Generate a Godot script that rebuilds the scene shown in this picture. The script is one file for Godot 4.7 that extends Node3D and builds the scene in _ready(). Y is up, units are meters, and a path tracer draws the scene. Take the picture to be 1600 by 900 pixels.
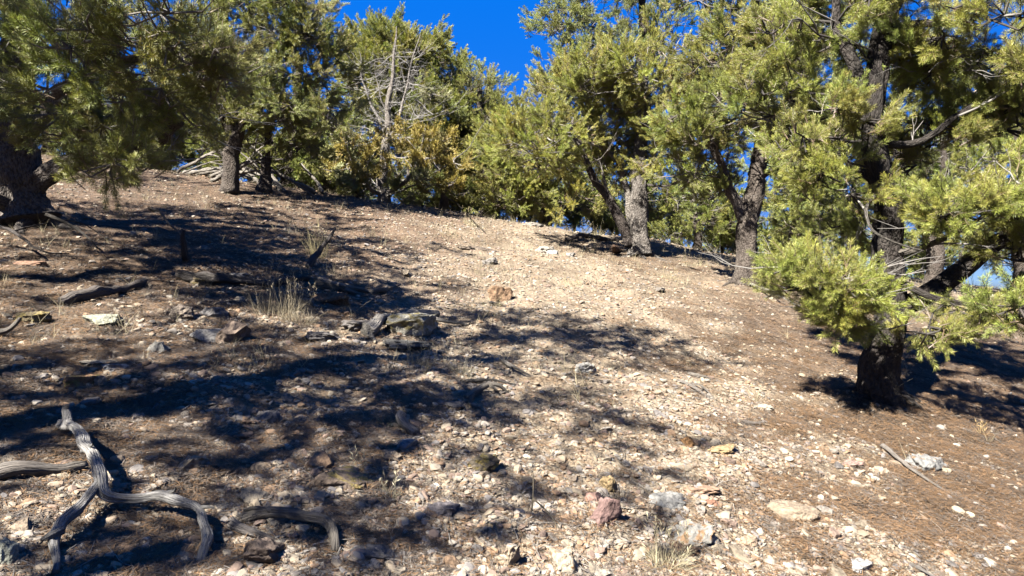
extends Node3D
# A stony hillside clearing among pinyon pines and a half-dead juniper. y up, metres; the slope climbs towards -z and to the left.

class Buf:
	var v := PackedVector3Array()
	var c := PackedColorArray()
	var u := PackedVector2Array()
	var i := PackedInt32Array()
	var n := PackedVector3Array()
	func mesh(smooth := true) -> ArrayMesh:
		var a := []
		a.resize(Mesh.ARRAY_MAX)
		a[Mesh.ARRAY_VERTEX] = v
		a[Mesh.ARRAY_COLOR] = c
		a[Mesh.ARRAY_TEX_UV] = u
		a[Mesh.ARRAY_INDEX] = i
		if smooth:
			var n := PackedVector3Array()
			n.resize(v.size())
			for k in range(0, i.size(), 3):
				var p := v[i[k]]
				var f := (v[i[k + 2]] - p).cross(v[i[k + 1]] - p)
				n[i[k]] += f
				n[i[k + 1]] += f
				n[i[k + 2]] += f
			for k in n.size():
				n[k] = n[k].normalized() if n[k].length_squared() > 1e-20 else Vector3.UP
			a[Mesh.ARRAY_NORMAL] = n
		elif self.n.size() == v.size():
			a[Mesh.ARRAY_NORMAL] = self.n
		var m := ArrayMesh.new()
		m.add_surface_from_arrays(Mesh.PRIMITIVE_TRIANGLES, a)
		return m

var rng := RandomNumberGenerator.new()
var nz := FastNoiseLite.new()      # general 3D noise, frequency 1
var nb := FastNoiseLite.new()      # bark ridges
var used := {}
var M := {}
var sprays := {}
var stones := []
var stone_flat := []

# ---------------------------------------------------------------- helpers
func numbered(called: String) -> String:
	var k: int = used.get(called, -1) + 1
	used[called] = k
	return called if k == 0 else "%s_%03d" % [called, k]

func thing(called: String, label: String, category: String, at := Vector3.ZERO, group := "") -> Node3D:
	var o := Node3D.new()
	o.name = numbered(called)
	add_child(o)
	o.position = at
	tag(o, label, category, group)
	return o

func tag(o: Node, label: String, category: String, group := "", kind := "") -> void:
	if label: o.set_meta("label", label)
	if category: o.set_meta("category", category)
	if group: o.set_meta("group", group)
	if kind: o.set_meta("kind", kind)

func part(called: String, mesh: Mesh, mat: Material, parent: Node, kind := "") -> MeshInstance3D:
	var o := MeshInstance3D.new()
	o.name = numbered(called) if parent == self else called
	o.mesh = mesh
	o.material_override = mat
	if kind: o.set_meta("kind", kind)
	parent.add_child(o, true)
	return o

func scatter(called: String, mesh: Mesh, mat: Material, xf: Array, cols: Array, parent: Node, kind := "stuff") -> MultiMeshInstance3D:
	var mm := MultiMesh.new()
	mm.transform_format = MultiMesh.TRANSFORM_3D
	mm.use_colors = true
	mm.mesh = mesh
	mm.instance_count = xf.size()
	for k in xf.size():
		mm.set_instance_transform(k, xf[k])
		mm.set_instance_color(k, cols[k])
	var o := MultiMeshInstance3D.new()
	o.name = numbered(called) if parent == self else called
	o.multimesh = mm
	o.material_override = mat
	if kind: o.set_meta("kind", kind)
	parent.add_child(o, true)
	return o

func rv() -> Vector3:
	while true:
		var p := Vector3(rng.randf_range(-1, 1), rng.randf_range(-1, 1), rng.randf_range(-1, 1))
		if p.length_squared() <= 1.0: return p
	return Vector3.ZERO

func along(dir: Vector3, roll: float, s := Vector3.ONE) -> Basis:   # a basis whose y axis is dir
	var y := dir.normalized()
	var x := y.cross(Vector3.UP if absf(y.y) < 0.95 else Vector3.RIGHT).normalized()
	var b := Basis(x, y, x.cross(y)) * Basis(Vector3.UP, roll)
	return b * Basis.from_scale(s)

# the lie of the land
func lie(x: float, z: float) -> float:
	var d := maxf(-z, -30.0)
	var xx := 25.0 * tanh(x / 25.0)
	var h := 0.2 * d - 0.15 * xx
	var e := d - 14.0
	if e > 0.0:
		h -= 0.03 * e * e if e < 9.0 else 2.43 + 0.54 * (e - 9.0)
		if e > 30.0: h += 0.26 * (e - 30.0)
	return h

func ground(x: float, z: float) -> float:
	var near := clampf((60.0 - Vector2(x, z).length()) / 30.0, 0.0, 1.0)
	var heap := 0.0
	for t in [Vector2(2.85, -5.34), Vector2(2.26, -12.27), Vector2(3.42, -10.2), Vector2(-5.2, -7.44)]:
		heap += 0.07 * exp(-Vector2(x - t.x, z - t.y).length_squared() / 0.16)
	return lie(x, z) + heap + near * (nz.get_noise_3d(x * 0.45, 3.0, z * 0.45) * 0.07 + nz.get_noise_3d(x * 2.2, 9.0, z * 2.2) * 0.028 + nz.get_noise_3d(x * 9.0, 5.0, z * 9.0) * 0.014)

func slope_up(x: float, z: float) -> Vector3:
	return Vector3(lie(x - 0.2, z) - lie(x + 0.2, z), 0.4, lie(x, z - 0.2) - lie(x, z + 0.2)).normalized()

func litter_at(x: float, z: float) -> float:   # how much fallen needles cover the ground: right flank, and under crowns
	var w := clampf((x - (1.15 + 0.06 * (-z - 3.0)) + nz.get_noise_2d(x * 1.3, z * 1.3) * 0.9) / 1.3, 0.0, 1.0)
	w *= clampf((12.0 + z) / 4.0, 0.15, 1.0)
	var t := Vector2(x + 5.2, z + 7.4).length()
	w = maxf(w, clampf((2.4 - t + nz.get_noise_2d(x * 2.0, z * 2.0)) / 1.5, 0.0, 0.8))
	w = maxf(w, clampf((-0.9 - x - 0.16 * (-z - 3.0) + nz.get_noise_2d(x * 1.1 + 5.0, z * 1.1) * 1.3) / 1.6, 0.0, 0.6))
	t = Vector2(x - 2.26, z + 12.3).length()
	w = maxf(w, clampf((1.9 - t + nz.get_noise_2d(x * 2.0, z * 2.0)) / 1.0, 0.0, 0.7))
	return w

# a tube along pts with radii; furrow = depth of bark ridges as a share of the radius
func tube(b: Buf, pts: PackedVector3Array, rad: PackedFloat32Array, sides: int, col: Color, furrow := 0.0, ridge := 7.0, cap := true) -> void:
	var n := pts.size()
	var first := b.v.size()
	var side := Vector3.ZERO
	var run := 0.0
	var salt := rng.randf() * 50.0
	for k in n:
		var t := (pts[mini(k + 1, n - 1)] - pts[maxi(k - 1, 0)]).normalized()
		if t.length_squared() < 0.5: t = Vector3.UP
		if k == 0:
			side = t.cross(Vector3.RIGHT if absf(t.x) < 0.8 else Vector3.FORWARD).normalized()
		else:
			side = (side - t * side.dot(t)).normalized()
			run += pts[k].distance_to(pts[k - 1])
		var up := t.cross(side)
		for j in sides + 1:
			var a := TAU * j / sides
			var r := rad[k]
			var cc := col
			if furrow > 0.0:
				var q := Vector3(cos(a), sin(a), 0.0)
				var f := nb.get_noise_3d(q.x * ridge * 0.16 + salt, q.y * ridge * 0.16, run * 2.2 / maxf(0.4, 1.0))
				var g := nz.get_noise_3d(q.x * ridge * 0.5 + salt, q.y * ridge * 0.5, run * 14.0)
				r *= 1.0 + furrow * (f * 1.0 + g * 0.45)
				r += 0.25 * rad[k] * nz.get_noise_3d(q.x * 0.9 + salt, q.y * 0.9, run * 1.6)
				var s := 1.0 + 0.22 * nz.get_noise_3d(q.x * 2.0 + salt, q.y * 2.0 + 7.0, run * 6.0)
				cc = Color(col.r * s, col.g * s, col.b * s)
			b.v.append(pts[k] + (side * cos(a) + up * sin(a)) * r)
			b.c.append(cc)
			b.u.append(Vector2(float(j) / sides * ceilf(rad[0] * 12.0), run))
	for k in n - 1:
		for j in sides:
			var p := first + k * (sides + 1) + j
			var q := p + sides + 1
			b.i.append_array(PackedInt32Array([p, p + 1, q, p + 1, q + 1, q]))
	if cap:
		for e in [0, n - 1]:
			if rad[e] < 0.006: continue
			b.v.append(pts[e] + (pts[e] - pts[1 if e == 0 else e - 1]).normalized() * rad[e] * 0.25)
			b.c.append(col * 1.15)
			b.u.append(Vector2(0.5, run))
			var m := b.v.size() - 1
			for j in sides:
				var p: int = first + e * (sides + 1) + j
				b.i.append_array(PackedInt32Array([p, m, p + 1]) if e == 0 else PackedInt32Array([p, p + 1, m]))

# resample a coarse polyline as a smooth wandering path: [points, radii]
func path(pts: Array, r0: float, r1: float, step: float, wander := 0.0, taper := 1.0) -> Array:
	var cv := Curve3D.new()
	for k in pts.size():
		var h: Vector3 = (pts[mini(k + 1, pts.size() - 1)] - pts[maxi(k - 1, 0)]) * 0.16
		cv.add_point(pts[k], -h, h)
	var len := cv.get_baked_length()
	var n := maxi(2, int(len / step))
	var out := PackedVector3Array()
	var rad := PackedFloat32Array()
	var salt := rng.randf() * 100.0
	for k in n + 1:
		var t := float(k) / n
		var p := cv.sample_baked(len * t, true)
		if wander > 0.0:
			var w := wander * minf(1.0, minf(t * 5.0, 1.0))
			p += w * Vector3(nz.get_noise_2d(salt, len * t * 1.3), nz.get_noise_2d(salt + 31.0, len * t * 1.3) * 0.6, nz.get_noise_2d(salt + 67.0, len * t * 1.3))
		out.append(p)
		rad.append(lerpf(r0, r1, pow(t, taper)))
	return [out, rad]

func wood(pts: Array, r0: float, r1: float, step: float, sides: int, col: Color, furrow: float, ridge := 7.0, wander := 0.0, knots := 0.0) -> ArrayMesh:
	var b := Buf.new()
	var p := path(pts, r0, r1, step, wander)
	if knots > 0.0:   # swellings, thin places and a splintered tip
		var salt := rng.randf() * 60.0
		var run := 0.0
		for k in p[1].size():
			if k: run += p[0][k].distance_to(p[0][k - 1])
			p[1][k] *= 1.0 + knots * (nz.get_noise_2d(salt, run * 3.0) * 0.9 + nz.get_noise_2d(salt, run * 11.0) * 0.5)
			p[0][k] += Vector3(nz.get_noise_2d(salt + 9.0, run * 6.0), nz.get_noise_2d(salt + 19.0, run * 6.0), nz.get_noise_2d(salt + 29.0, run * 6.0)) * r0 * knots * 0.9
	tube(b, p[0], p[1], sides, col, furrow, ridge)
	return b.mesh()

# ---------------------------------------------------------------- materials
func noise(freq: float, type := FastNoiseLite.TYPE_SIMPLEX_SMOOTH, octaves := 4, s := 1) -> FastNoiseLite:
	var n := FastNoiseLite.new()
	n.noise_type = type
	n.frequency = freq
	n.fractal_octaves = octaves
	n.fractal_type = FastNoiseLite.FRACTAL_FBM if octaves > 1 else FastNoiseLite.FRACTAL_NONE
	n.seed = s
	return n

func ntex(n: FastNoiseLite, size: int, ramp: Array, spots := []) -> NoiseTexture2D:
	var t := NoiseTexture2D.new()
	t.width = size
	t.height = size
	t.seamless = true
	t.noise = n
	if ramp:
		var g := Gradient.new()
		g.offsets = PackedFloat32Array(spots)
		g.colors = PackedColorArray(ramp)
		t.color_ramp = g
	return t

func lin(r: float, g: float, b: float) -> Color:
	return Color(r, g, b).linear_to_srgb()

func mat(called: String, rough: float, tex: Texture2D = null, height: Texture2D = null, relief := 0.0, scale := Vector3.ONE, tri := false) -> StandardMaterial3D:
	var m := StandardMaterial3D.new()
	m.resource_name = called
	m.vertex_color_use_as_albedo = true
	m.albedo_color = lin(0.3, 0.3, 0.3)
	m.roughness = rough
	m.metallic_specular = 0.3
	m.albedo_texture = tex
	m.cull_mode = BaseMaterial3D.CULL_DISABLED
	if height:
		m.heightmap_enabled = true
		m.heightmap_texture = height
		m.heightmap_scale = relief
	m.uv1_scale = scale
	m.uv1_triplanar = tri
	m.uv1_world_triplanar = tri
	return m

func make_materials() -> void:
	var grey := [lin(0.45, 0.45, 0.45), lin(0.8, 0.8, 0.8), lin(1, 1, 1)]
	var cell := noise(0.022, FastNoiseLite.TYPE_CELLULAR, 1, 4)
	cell.cellular_return_type = FastNoiseLite.RETURN_CELL_VALUE
	cell.domain_warp_enabled = true
	cell.domain_warp_amplitude = 14.0
	cell.domain_warp_frequency = 0.03
	var gravel := ntex(cell, 1024, [lin(0.62, 0.55, 0.5), lin(0.8, 0.78, 0.74), lin(0.66, 0.6, 0.56), lin(0.95, 0.93, 0.9), lin(0.72, 0.62, 0.55)], [0.0, 0.3, 0.5, 0.72, 1.0])
	var dist := noise(0.02, FastNoiseLite.TYPE_CELLULAR, 3, 4)
	dist.cellular_return_type = FastNoiseLite.RETURN_DISTANCE
	M.ground = mat("stony soil", 0.95, gravel, ntex(dist, 1024, [Color.WHITE, Color(0.4, 0.4, 0.4), Color.BLACK], [0.0, 0.5, 1.0]), 3.5, Vector3(0.75, 0.75, 0.75), true)
	M.ground.detail_enabled = true
	M.ground.detail_blend_mode = BaseMaterial3D.BLEND_MODE_MUL
	M.ground.detail_albedo = ntex(noise(0.012, FastNoiseLite.TYPE_SIMPLEX_SMOOTH, 6, 8), 512, [lin(0.6, 0.58, 0.56), lin(0.92, 0.9, 0.88), lin(1, 1, 1)], [0.2, 0.55, 0.85])
	M.ground.detail_uv_layer = BaseMaterial3D.DETAIL_UV_2
	M.ground.uv2_triplanar = true
	M.ground.uv2_world_triplanar = true
	M.ground.uv2_scale = Vector3(0.19, 0.19, 0.19)
	var bark := noise(0.012, FastNoiseLite.TYPE_SIMPLEX_SMOOTH, 5, 11)
	bark.fractal_type = FastNoiseLite.FRACTAL_RIDGED
	M.bark = mat("pine bark", 0.95, ntex(noise(0.02, FastNoiseLite.TYPE_SIMPLEX_SMOOTH, 5, 12), 512, [lin(0.5, 0.47, 0.45), lin(0.85, 0.82, 0.8), lin(1.15, 1.1, 1.05)], [0.25, 0.5, 0.8]), ntex(bark, 512, []), 2.6, Vector3(1.0, 1.7, 1.0))
	var grain := noise(0.02, FastNoiseLite.TYPE_SIMPLEX_SMOOTH, 4, 21)
	M.dead = mat("weathered wood", 0.85, ntex(grain, 512, [lin(0.6, 0.58, 0.56), lin(0.85, 0.84, 0.83), lin(1.0, 1.0, 1.0)], [0.25, 0.5, 0.75]), ntex(grain, 512, []), 1.2, Vector3(2.0, 0.8, 1.0))
	M.twig = mat("twig bark", 0.9)
	M.rock = mat("weathered stone", 0.92, ntex(noise(0.02, FastNoiseLite.TYPE_SIMPLEX_SMOOTH, 6, 31), 512, [lin(0.5, 0.5, 0.5), lin(0.86, 0.86, 0.86), lin(1.1, 1.1, 1.1)], [0.25, 0.5, 0.78]), ntex(noise(0.03, FastNoiseLite.TYPE_SIMPLEX_SMOOTH, 6, 33), 512, []), 0.6, Vector3(3.5, 3.5, 3.5), true)
	M.rock.albedo_color = lin(0.29, 0.29, 0.29)
	M.pebble = mat("pebble stone", 0.92)
	M.needle = mat("pine needles", 0.5)
	M.needle.albedo_color = lin(0.56, 0.56, 0.54)
	M.needle.backlight_enabled = true
	M.needle.backlight = Color(0.55, 0.55, 0.35)
	M.needle.metallic_specular = 0.4
	M.grass = mat("dry grass", 0.75)
	M.grass.backlight_enabled = true
	M.grass.backlight = Color(0.5, 0.48, 0.4)
	M.litter = mat("fallen needles", 0.8)

# ---------------------------------------------------------------- foliage
func blade(b: Buf, p: Vector3, tip: Vector3, w: float, c: Color, cross: Vector3) -> void:
	var s := (tip - p).cross(cross).normalized() * w * 0.5
	var m := p.lerp(tip, 0.55)
	var k := b.v.size()
	b.v.append_array(PackedVector3Array([p, m - s, m + s, tip]))
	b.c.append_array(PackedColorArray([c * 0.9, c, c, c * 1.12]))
	b.u.append_array(PackedVector2Array([Vector2.ZERO, Vector2.ZERO, Vector2.ZERO, Vector2.ZERO]))
	b.i.append_array(PackedInt32Array([k, k + 1, k + 2, k + 1, k + 3, k + 2]))

# a pinyon spray along +y: a twig with shoots that bristle with short needles
func make_spray(shoots: int, needles: int, nlen: float, w: float, size: float, lean0 := 0.7, lean1 := 2.0) -> ArrayMesh:
	var b := Buf.new()
	for s in shoots:
		var t := 1.0 if s == 0 else rng.randf_range(0.15, 0.85)
		var base := Vector3(0.02 * sin(t * 4.0), t * size * 0.62, 0.015 * t)
		var a := s * 2.4 + rng.randf_range(-0.4, 0.4)
		var dir := (Vector3(cos(a), 0, sin(a)) * rng.randf_range(0.35, 0.95) + Vector3.UP).normalized() if s > 0 else Vector3(0.05, 1, 0.05).normalized()
		var ln := size * rng.randf_range(0.28, 0.46)
		var sc := [base, base + dir * ln * 0.5 + Vector3.UP * 0.004, base + dir * ln]
		tube(b, PackedVector3Array([base, base + dir * ln]), PackedFloat32Array([0.0032, 0.002]), 3, Color(0.16, 0.12, 0.08), 0.0, 7.0, false)
		var hue := rng.randf()
		for k in needles:
			var f := pow((k + 0.5) / needles, 0.8)
			var p: Vector3 = base.lerp(sc[2], f)
			var aa := k * 2.39996 + rng.randf() * 0.7
			var x := dir.cross(Vector3(0.3, 0.2, 0.9)).normalized()
			var out := x * cos(aa) + dir.cross(x) * sin(aa)
			var fwd := lerpf(lean0, lean1, f * f)
			var nd := (out + dir * fwd + rv() * 0.22).normalized()
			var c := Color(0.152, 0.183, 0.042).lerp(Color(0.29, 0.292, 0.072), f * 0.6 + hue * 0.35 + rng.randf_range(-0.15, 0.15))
			if rng.randf() < 0.03: c = Color(0.3, 0.2, 0.09)
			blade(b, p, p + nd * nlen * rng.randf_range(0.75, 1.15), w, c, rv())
	tube(b, PackedVector3Array([Vector3.ZERO, Vector3(0.012, size * 0.3, 0.006), Vector3(0, size * 0.62, 0.015)]), PackedFloat32Array([0.0055, 0.0042, 0.003]), 4, Color(0.17, 0.13, 0.1), 0.0, 7.0, false)
	return b.mesh(false)

# a juniper spray: stubby scale-clad twiglets, dense and irregular
func make_juniper_spray(w: float) -> ArrayMesh:
	var b := Buf.new()
	for s in 13:
		var t := rng.randf_range(0.1, 1.0)
		var base := Vector3(0, t * 0.14, 0)
		var dir := (rv() * 0.9 + Vector3.UP).normalized()
		var ln := rng.randf_range(0.05, 0.1)
		for k in 16:
			var f := (k + 0.5) / 16.0
			var p := base + dir * ln * f
			var nd := (rv() + dir * 1.3).normalized()
			blade(b, p, p + nd * rng.randf_range(0.012, 0.028), w, Color(0.25, 0.235, 0.11) * rng.randf_range(0.75, 1.25), rv())
		tube(b, PackedVector3Array([base, base + dir * ln]), PackedFloat32Array([0.003, 0.002]), 3, Color(0.2, 0.15, 0.1), 0.0, 7.0, false)
	return b.mesh(false)

func make_sprays() -> void:
	for k in 3:
		sprays["fine%d" % k] = make_spray(5, 100, 0.046, 0.0028, 0.33, 0.45, 1.5)
		sprays["mid%d" % k] = make_spray(5, 118, 0.042, 0.0029, 0.34, 0.6, 1.8)
		sprays["far%d" % k] = make_spray(6, 92, 0.044, 0.0040, 0.36, 0.6, 1.8)
	for k in 2:
		sprays["jun%d" % k] = make_juniper_spray(0.008)

# ---------------------------------------------------------------- trees
# trunk and limbs: polylines about the base; blobs: [centre, radii, clumps]
func tree(called: String, label: String, category: String, x: float, z: float, o := {}) -> Node3D:
	rng.seed = hash(label)
	var t := thing(called, label, category, Vector3(x, ground(x, z) - 0.04, z), {"pinyon_pine": "pinyon pines round the clearing", "juniper_shrub": "low juniper shrubs along the crest"}.get(called, ""))
	var col: Color = o.get("bark", Color(0.17, 0.145, 0.125))
	var hero: bool = o.get("hero", false)
	var mat_wood: Material = o.get("mat", M.bark)
	var step := 0.045 if hero else 0.1
	var sides := 30 if hero else 16
	var skel := []          # [point, radius]
	var trunk: Array = o.trunk
	var r0: float = o.r0
	var p := path(trunk, r0, o.get("r1", 0.03), step, 0.08 if trunk.size() < 4 else 0.03)
	var rad: PackedFloat32Array = p[1]
	for k in rad.size():    # root flare
		var hgt: float = p[0][k].y
		rad[k] *= 1.0 + o.get("flare", 0.35) * exp(-maxf(hgt, 0.0) / 0.16)
	var b := Buf.new()
	tube(b, p[0], rad, sides, col, 0.24 if hero else 0.15, 9.0)
	part("trunk", b.mesh(), mat_wood, t)
	var top: float = p[0][p[0].size() - 1].y
	if hero:
		for k in 5:
			var a := k * 1.257 + rng.randf_range(-0.4, 0.4)
			var out := Vector3(cos(a), 0, sin(a))
			var q := []
			for e in [[0.35, 0.2], [0.95, 0.06], [1.7, 0.015], [2.7, -0.03]]:
				var w: Vector3 = out.rotated(Vector3.UP, rng.randf_range(-0.25, 0.25)) * r0 * e[0]
				q.append(w + Vector3(0, ground(x + w.x, z + w.z) - ground(x, z) + 0.04 + e[1] * r0 * 3.0, 0))
			part("root", wood(q, r0 * 0.36, 0.012, 0.04, 14, col, 0.14), mat_wood, t)
	for k in range(0, rad.size(), 2 if not hero else 5):
		if p[0][k].y > o.get("bare", 0.28) * top: skel.append([p[0][k], rad[k]])
	for l in o.get("limbs", []):
		b = Buf.new()
		p = path(l[0], l[1], l[2], step * 1.3, 0.05)
		tube(b, p[0], p[1], 18 if hero else 10, (l[3] if l.size() > 3 else col), 0.13, 8.0)
		part("limb", b.mesh(), mat_wood, t)
		for k in range(2, p[0].size(), 3): skel.append([p[0][k], p[1][k]])
	var twigs := Buf.new()
	var dead := Buf.new()
	var kind: String = o.get("spray", "far")
	var big: float = o.get("scale", 1.0)
	var cr: float = o.get("clump", 0.42)
	var subs: int = o.get("subs", 5)
	var per: int = o.get("per", 3)
	var tint: Color = o.get("tint", Color.WHITE)
	var names: Array = o.get("boughs", [])
	var blobs: Array = o.get("blobs", [])
	var axis := Vector3(trunk[0].x, 0, trunk[0].z)
	var list := []
	for bi in blobs.size():
		var bl: Array = blobs[bi]
		for k in int(bl[2]):
			var q := rv()
			q = q.normalized() * pow(q.length(), 0.6) * 0.92
			list.append([bl[0] + q * bl[1], bi, bl[0]])
	list.sort_custom(func(a, c): return Vector2(a[0].x, a[0].z).length() + absf(a[0].y - top * 0.6) * 0.3 < Vector2(c[0].x, c[0].z).length() + absf(c[0].y - top * 0.6) * 0.3)
	var xfs := {}
	var cols := {}
	for cl in list:
		var c: Vector3 = cl[0]
		var best := 1e9
		var from: Array = skel[0]
		for s in skel:
			var dv: Vector3 = c - s[0]
			var flat := Vector2(dv.x, dv.z).length()
			var cost := dv.length() + maxf(0.0, 0.25 * flat - dv.y) * 0.8 - minf(s[1], 0.05) * 3.0
			if cost < best:
				best = cost
				from = s
		var a: Vector3 = from[0]
		var ln := a.distance_to(c)
		var mid := a.lerp(c, 0.5) + Vector3(0, -0.06 * ln, 0) + rv() * ln * 0.13
		var br := minf(from[1] * 0.75, 0.008 + 0.011 * ln)
		var bp := path([a, mid, c], br, 0.005, 0.16 if hero else 0.28, 0.07)
		tube(twigs, bp[0], bp[1], 7 if hero else 5, col * rng.randf_range(0.8, 1.15), 0.0, 7.0, false)
		var nn: int = bp[0].size()
		for k in range(nn / 3, nn): skel.append([bp[0][k], bp[1][k]])
		var key: String = names[cl[1]] if names else "crown"
		if not xfs.has(key):
			xfs[key] = []
			cols[key] = []
		var tone := Color(rng.randf_range(0.9, 1.08), rng.randf_range(0.92, 1.06), rng.randf_range(0.8, 1.2))
		if o.has("dry") and rng.randf() < o.dry[1]:
			tone = o.dry[0] * rng.randf_range(0.8, 1.15)
		var size: float = cr * rng.randf_range(0.75, 1.25)
		for k in subs:
			var q := rv()
			q = q.normalized() * pow(q.length(), 0.5)
			var sub: Vector3 = c + q * size * Vector3(1, 0.6, 1) + (c - cl[2]).normalized() * size * 0.2
			var root: Vector3 = bp[0][rng.randi_range(nn * 2 / 3, nn - 1)]
			var m2 := root.lerp(sub, 0.55) + rv() * 0.06 + Vector3(0, -0.03, 0)
			tube(twigs, PackedVector3Array([root, m2, sub]), PackedFloat32Array([0.009, 0.007, 0.004]), 4 if hero else 3, col * rng.randf_range(0.8, 1.3), 0.0, 7.0, false)
			for s in per:
				var dir: Vector3 = ((sub - root).normalized() * 0.7 + Vector3(0, 0.55, 0) + (sub - cl[2]).normalized() * 0.35 + rv() * 0.75).normalized()
				var at: Vector3 = sub + rv() * 0.1 * big - dir * 0.1 * big
				var sc := big * rng.randf_range(0.55, 1.25)
				xfs[key].append(Transform3D(along(dir, rng.randf() * TAU, Vector3(sc, sc, sc)), at))
				var v := rng.randf_range(0.85, 1.15)
				cols[key].append(Color(tone.r * tint.r * v, tone.g * tint.g * v, tone.b * tint.b * v))
	# dead twigs and bleached branches inside the crown
	for k in int(o.get("dead", 0) * 1.6):
		var s: Array = skel[rng.randi_range(0, skel.size() - 1)] if not o.has("dead_at") else []
		var a: Vector3
		if s: a = s[0]
		else:
			var d: Array = o.dead_at[rng.randi_range(0, o.dead_at.size() - 1)]
			a = d[0].lerp(d[1], rng.randf())
		var dir := Vector3(rng.randf_range(-1, 1), rng.randf_range(-0.25, 0.5), rng.randf_range(-1, 1)).normalized()
		snag(dead, a, dir, rng.randf_range(0.4, 1.0) * o.get("dead_len", 1.1), rng.randf_range(0.006, 0.013) * o.get("dead_r", 1.0), o.get("dead_col", Color(0.42, 0.39, 0.36)), 2)
	if twigs.v.size(): part("branches", twigs.mesh(), M.twig, t, "stuff")
	if dead.v.size(): part("dead_branches", dead.mesh(), M.twig, t, "stuff")
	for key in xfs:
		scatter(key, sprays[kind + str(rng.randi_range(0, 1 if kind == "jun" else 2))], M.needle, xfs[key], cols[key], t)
	return t

# a bare branch that forks into twigs
func snag(b: Buf, a: Vector3, dir: Vector3, ln: float, r: float, col: Color, depth: int) -> void:
	var pts := PackedVector3Array([a])
	var rad := PackedFloat32Array([r])
	var d := dir
	var q := a
	var n := 5
	for k in n:
		d = (d + rv() * 0.38 + Vector3(0, 0.04, 0)).normalized()
		q += d * ln / n
		pts.append(q)
		rad.append(r * (1.0 - 0.8 * (k + 1.0) / n))
	tube(b, pts, rad, 5 if r > 0.008 else 4, col * rng.randf_range(0.8, 1.2), 0.0, 7.0, false)
	if depth > 0:
		for k in rng.randi_range(2, 3):
			var j := rng.randi_range(1, n - 1)
			snag(b, pts[j], (pts[j + 1] - pts[j]).normalized() + rv() * 0.9, ln * rng.randf_range(0.35, 0.6), rad[j] * 0.65, col, depth - 1)

# ---------------------------------------------------------------- stones
func ico(level: int) -> Array:
	var t := (1.0 + sqrt(5.0)) / 2.0
	var v := [Vector3(-1, t, 0), Vector3(1, t, 0), Vector3(-1, -t, 0), Vector3(1, -t, 0), Vector3(0, -1, t), Vector3(0, 1, t), Vector3(0, -1, -t), Vector3(0, 1, -t), Vector3(t, 0, -1), Vector3(t, 0, 1), Vector3(-t, 0, -1), Vector3(-t, 0, 1)]
	for k in 12: v[k] = v[k].normalized()
	var f := [0, 11, 5, 0, 5, 1, 0, 1, 7, 0, 7, 10, 0, 10, 11, 1, 5, 9, 5, 11, 4, 11, 10, 2, 10, 7, 6, 7, 1, 8, 3, 9, 4, 3, 4, 2, 3, 2, 6, 3, 6, 8, 3, 8, 9, 4, 9, 5, 2, 4, 11, 6, 2, 10, 8, 6, 7, 9, 8, 1]
	for l in level:
		var mids := {}
		var nf := []
		for k in range(0, f.size(), 3):
			var m := []
			for e in 3:
				var a: int = f[k + e]
				var c: int = f[k + (e + 1) % 3]
				var key := mini(a, c) * 100000 + maxi(a, c)
				if not mids.has(key):
					mids[key] = v.size()
					v.append((v[a] + v[c]).normalized())
				m.append(mids[key])
			nf.append_array([f[k], m[0], m[2], f[k + 1], m[1], m[0], f[k + 2], m[2], m[1], m[0], m[1], m[2]])
		f = nf
	return [v, f]

# a stone of unit half-size: planes cut off a lumpy ball; lichen in patches
func stone(level: int, cuts: int, rough: float, flat: float, col := Color.WHITE, lichen := Color(0, 0, 0, 0), amount := 0.0, smooth := false) -> ArrayMesh:
	var g := ico(level)
	var b := Buf.new()
	var planes := []
	for k in cuts:
		var n := rv().normalized()
		planes.append([n, rng.randf_range(0.45, 0.85)])
	planes.append([Vector3.UP, rng.randf_range(0.5, 0.75)])
	var salt := rng.randf() * 90.0
	var pv := []
	for p in g[0]:
		var q: Vector3 = p
		for pl in planes:
			var over: float = q.dot(pl[0]) - pl[1]
			if over > 0.0: q -= pl[0] * over * 0.95
		q *= 1.0 + rough * nz.get_noise_3d(p.x * 1.6 + salt, p.y * 1.6, p.z * 1.6) + rough * 0.4 * nz.get_noise_3d(p.x * 5.0 + salt, p.y * 5.0, p.z * 5.0)
		pv.append(q * Vector3(1, flat, 1))
	for k in pv.size():
		var p: Vector3 = g[0][k]
		b.v.append(pv[k])
		b.u.append(Vector2.ZERO)
		var s := 1.0 + 0.25 * nz.get_noise_3d(p.x * 2.0 + salt, p.y * 2.0, p.z * 3.0)
		var c := Color(col.r * s, col.g * s, col.b * s)
		if amount > 0.0 and p.y > -0.3:
			var w := clampf((nz.get_noise_3d(p.x * 1.7 + salt + 40.0, p.y * 1.7, p.z * 1.7) + 0.35 * nz.get_noise_3d(p.x * 7.0, p.y * 7.0 + salt, p.z * 7.0) + 0.3 * nz.get_noise_3d(p.x * 17.0, p.y * 17.0 + salt, p.z * 17.0) + amount - 0.55) * 14.0, 0.0, 0.85)
			c = c.lerp(lichen, w)
		b.c.append(c)
	for k in range(0, g[1].size(), 3):
		b.i.append_array(PackedInt32Array([g[1][k], g[1][k + 2], g[1][k + 1]]))
	return b.mesh(smooth)

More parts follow.
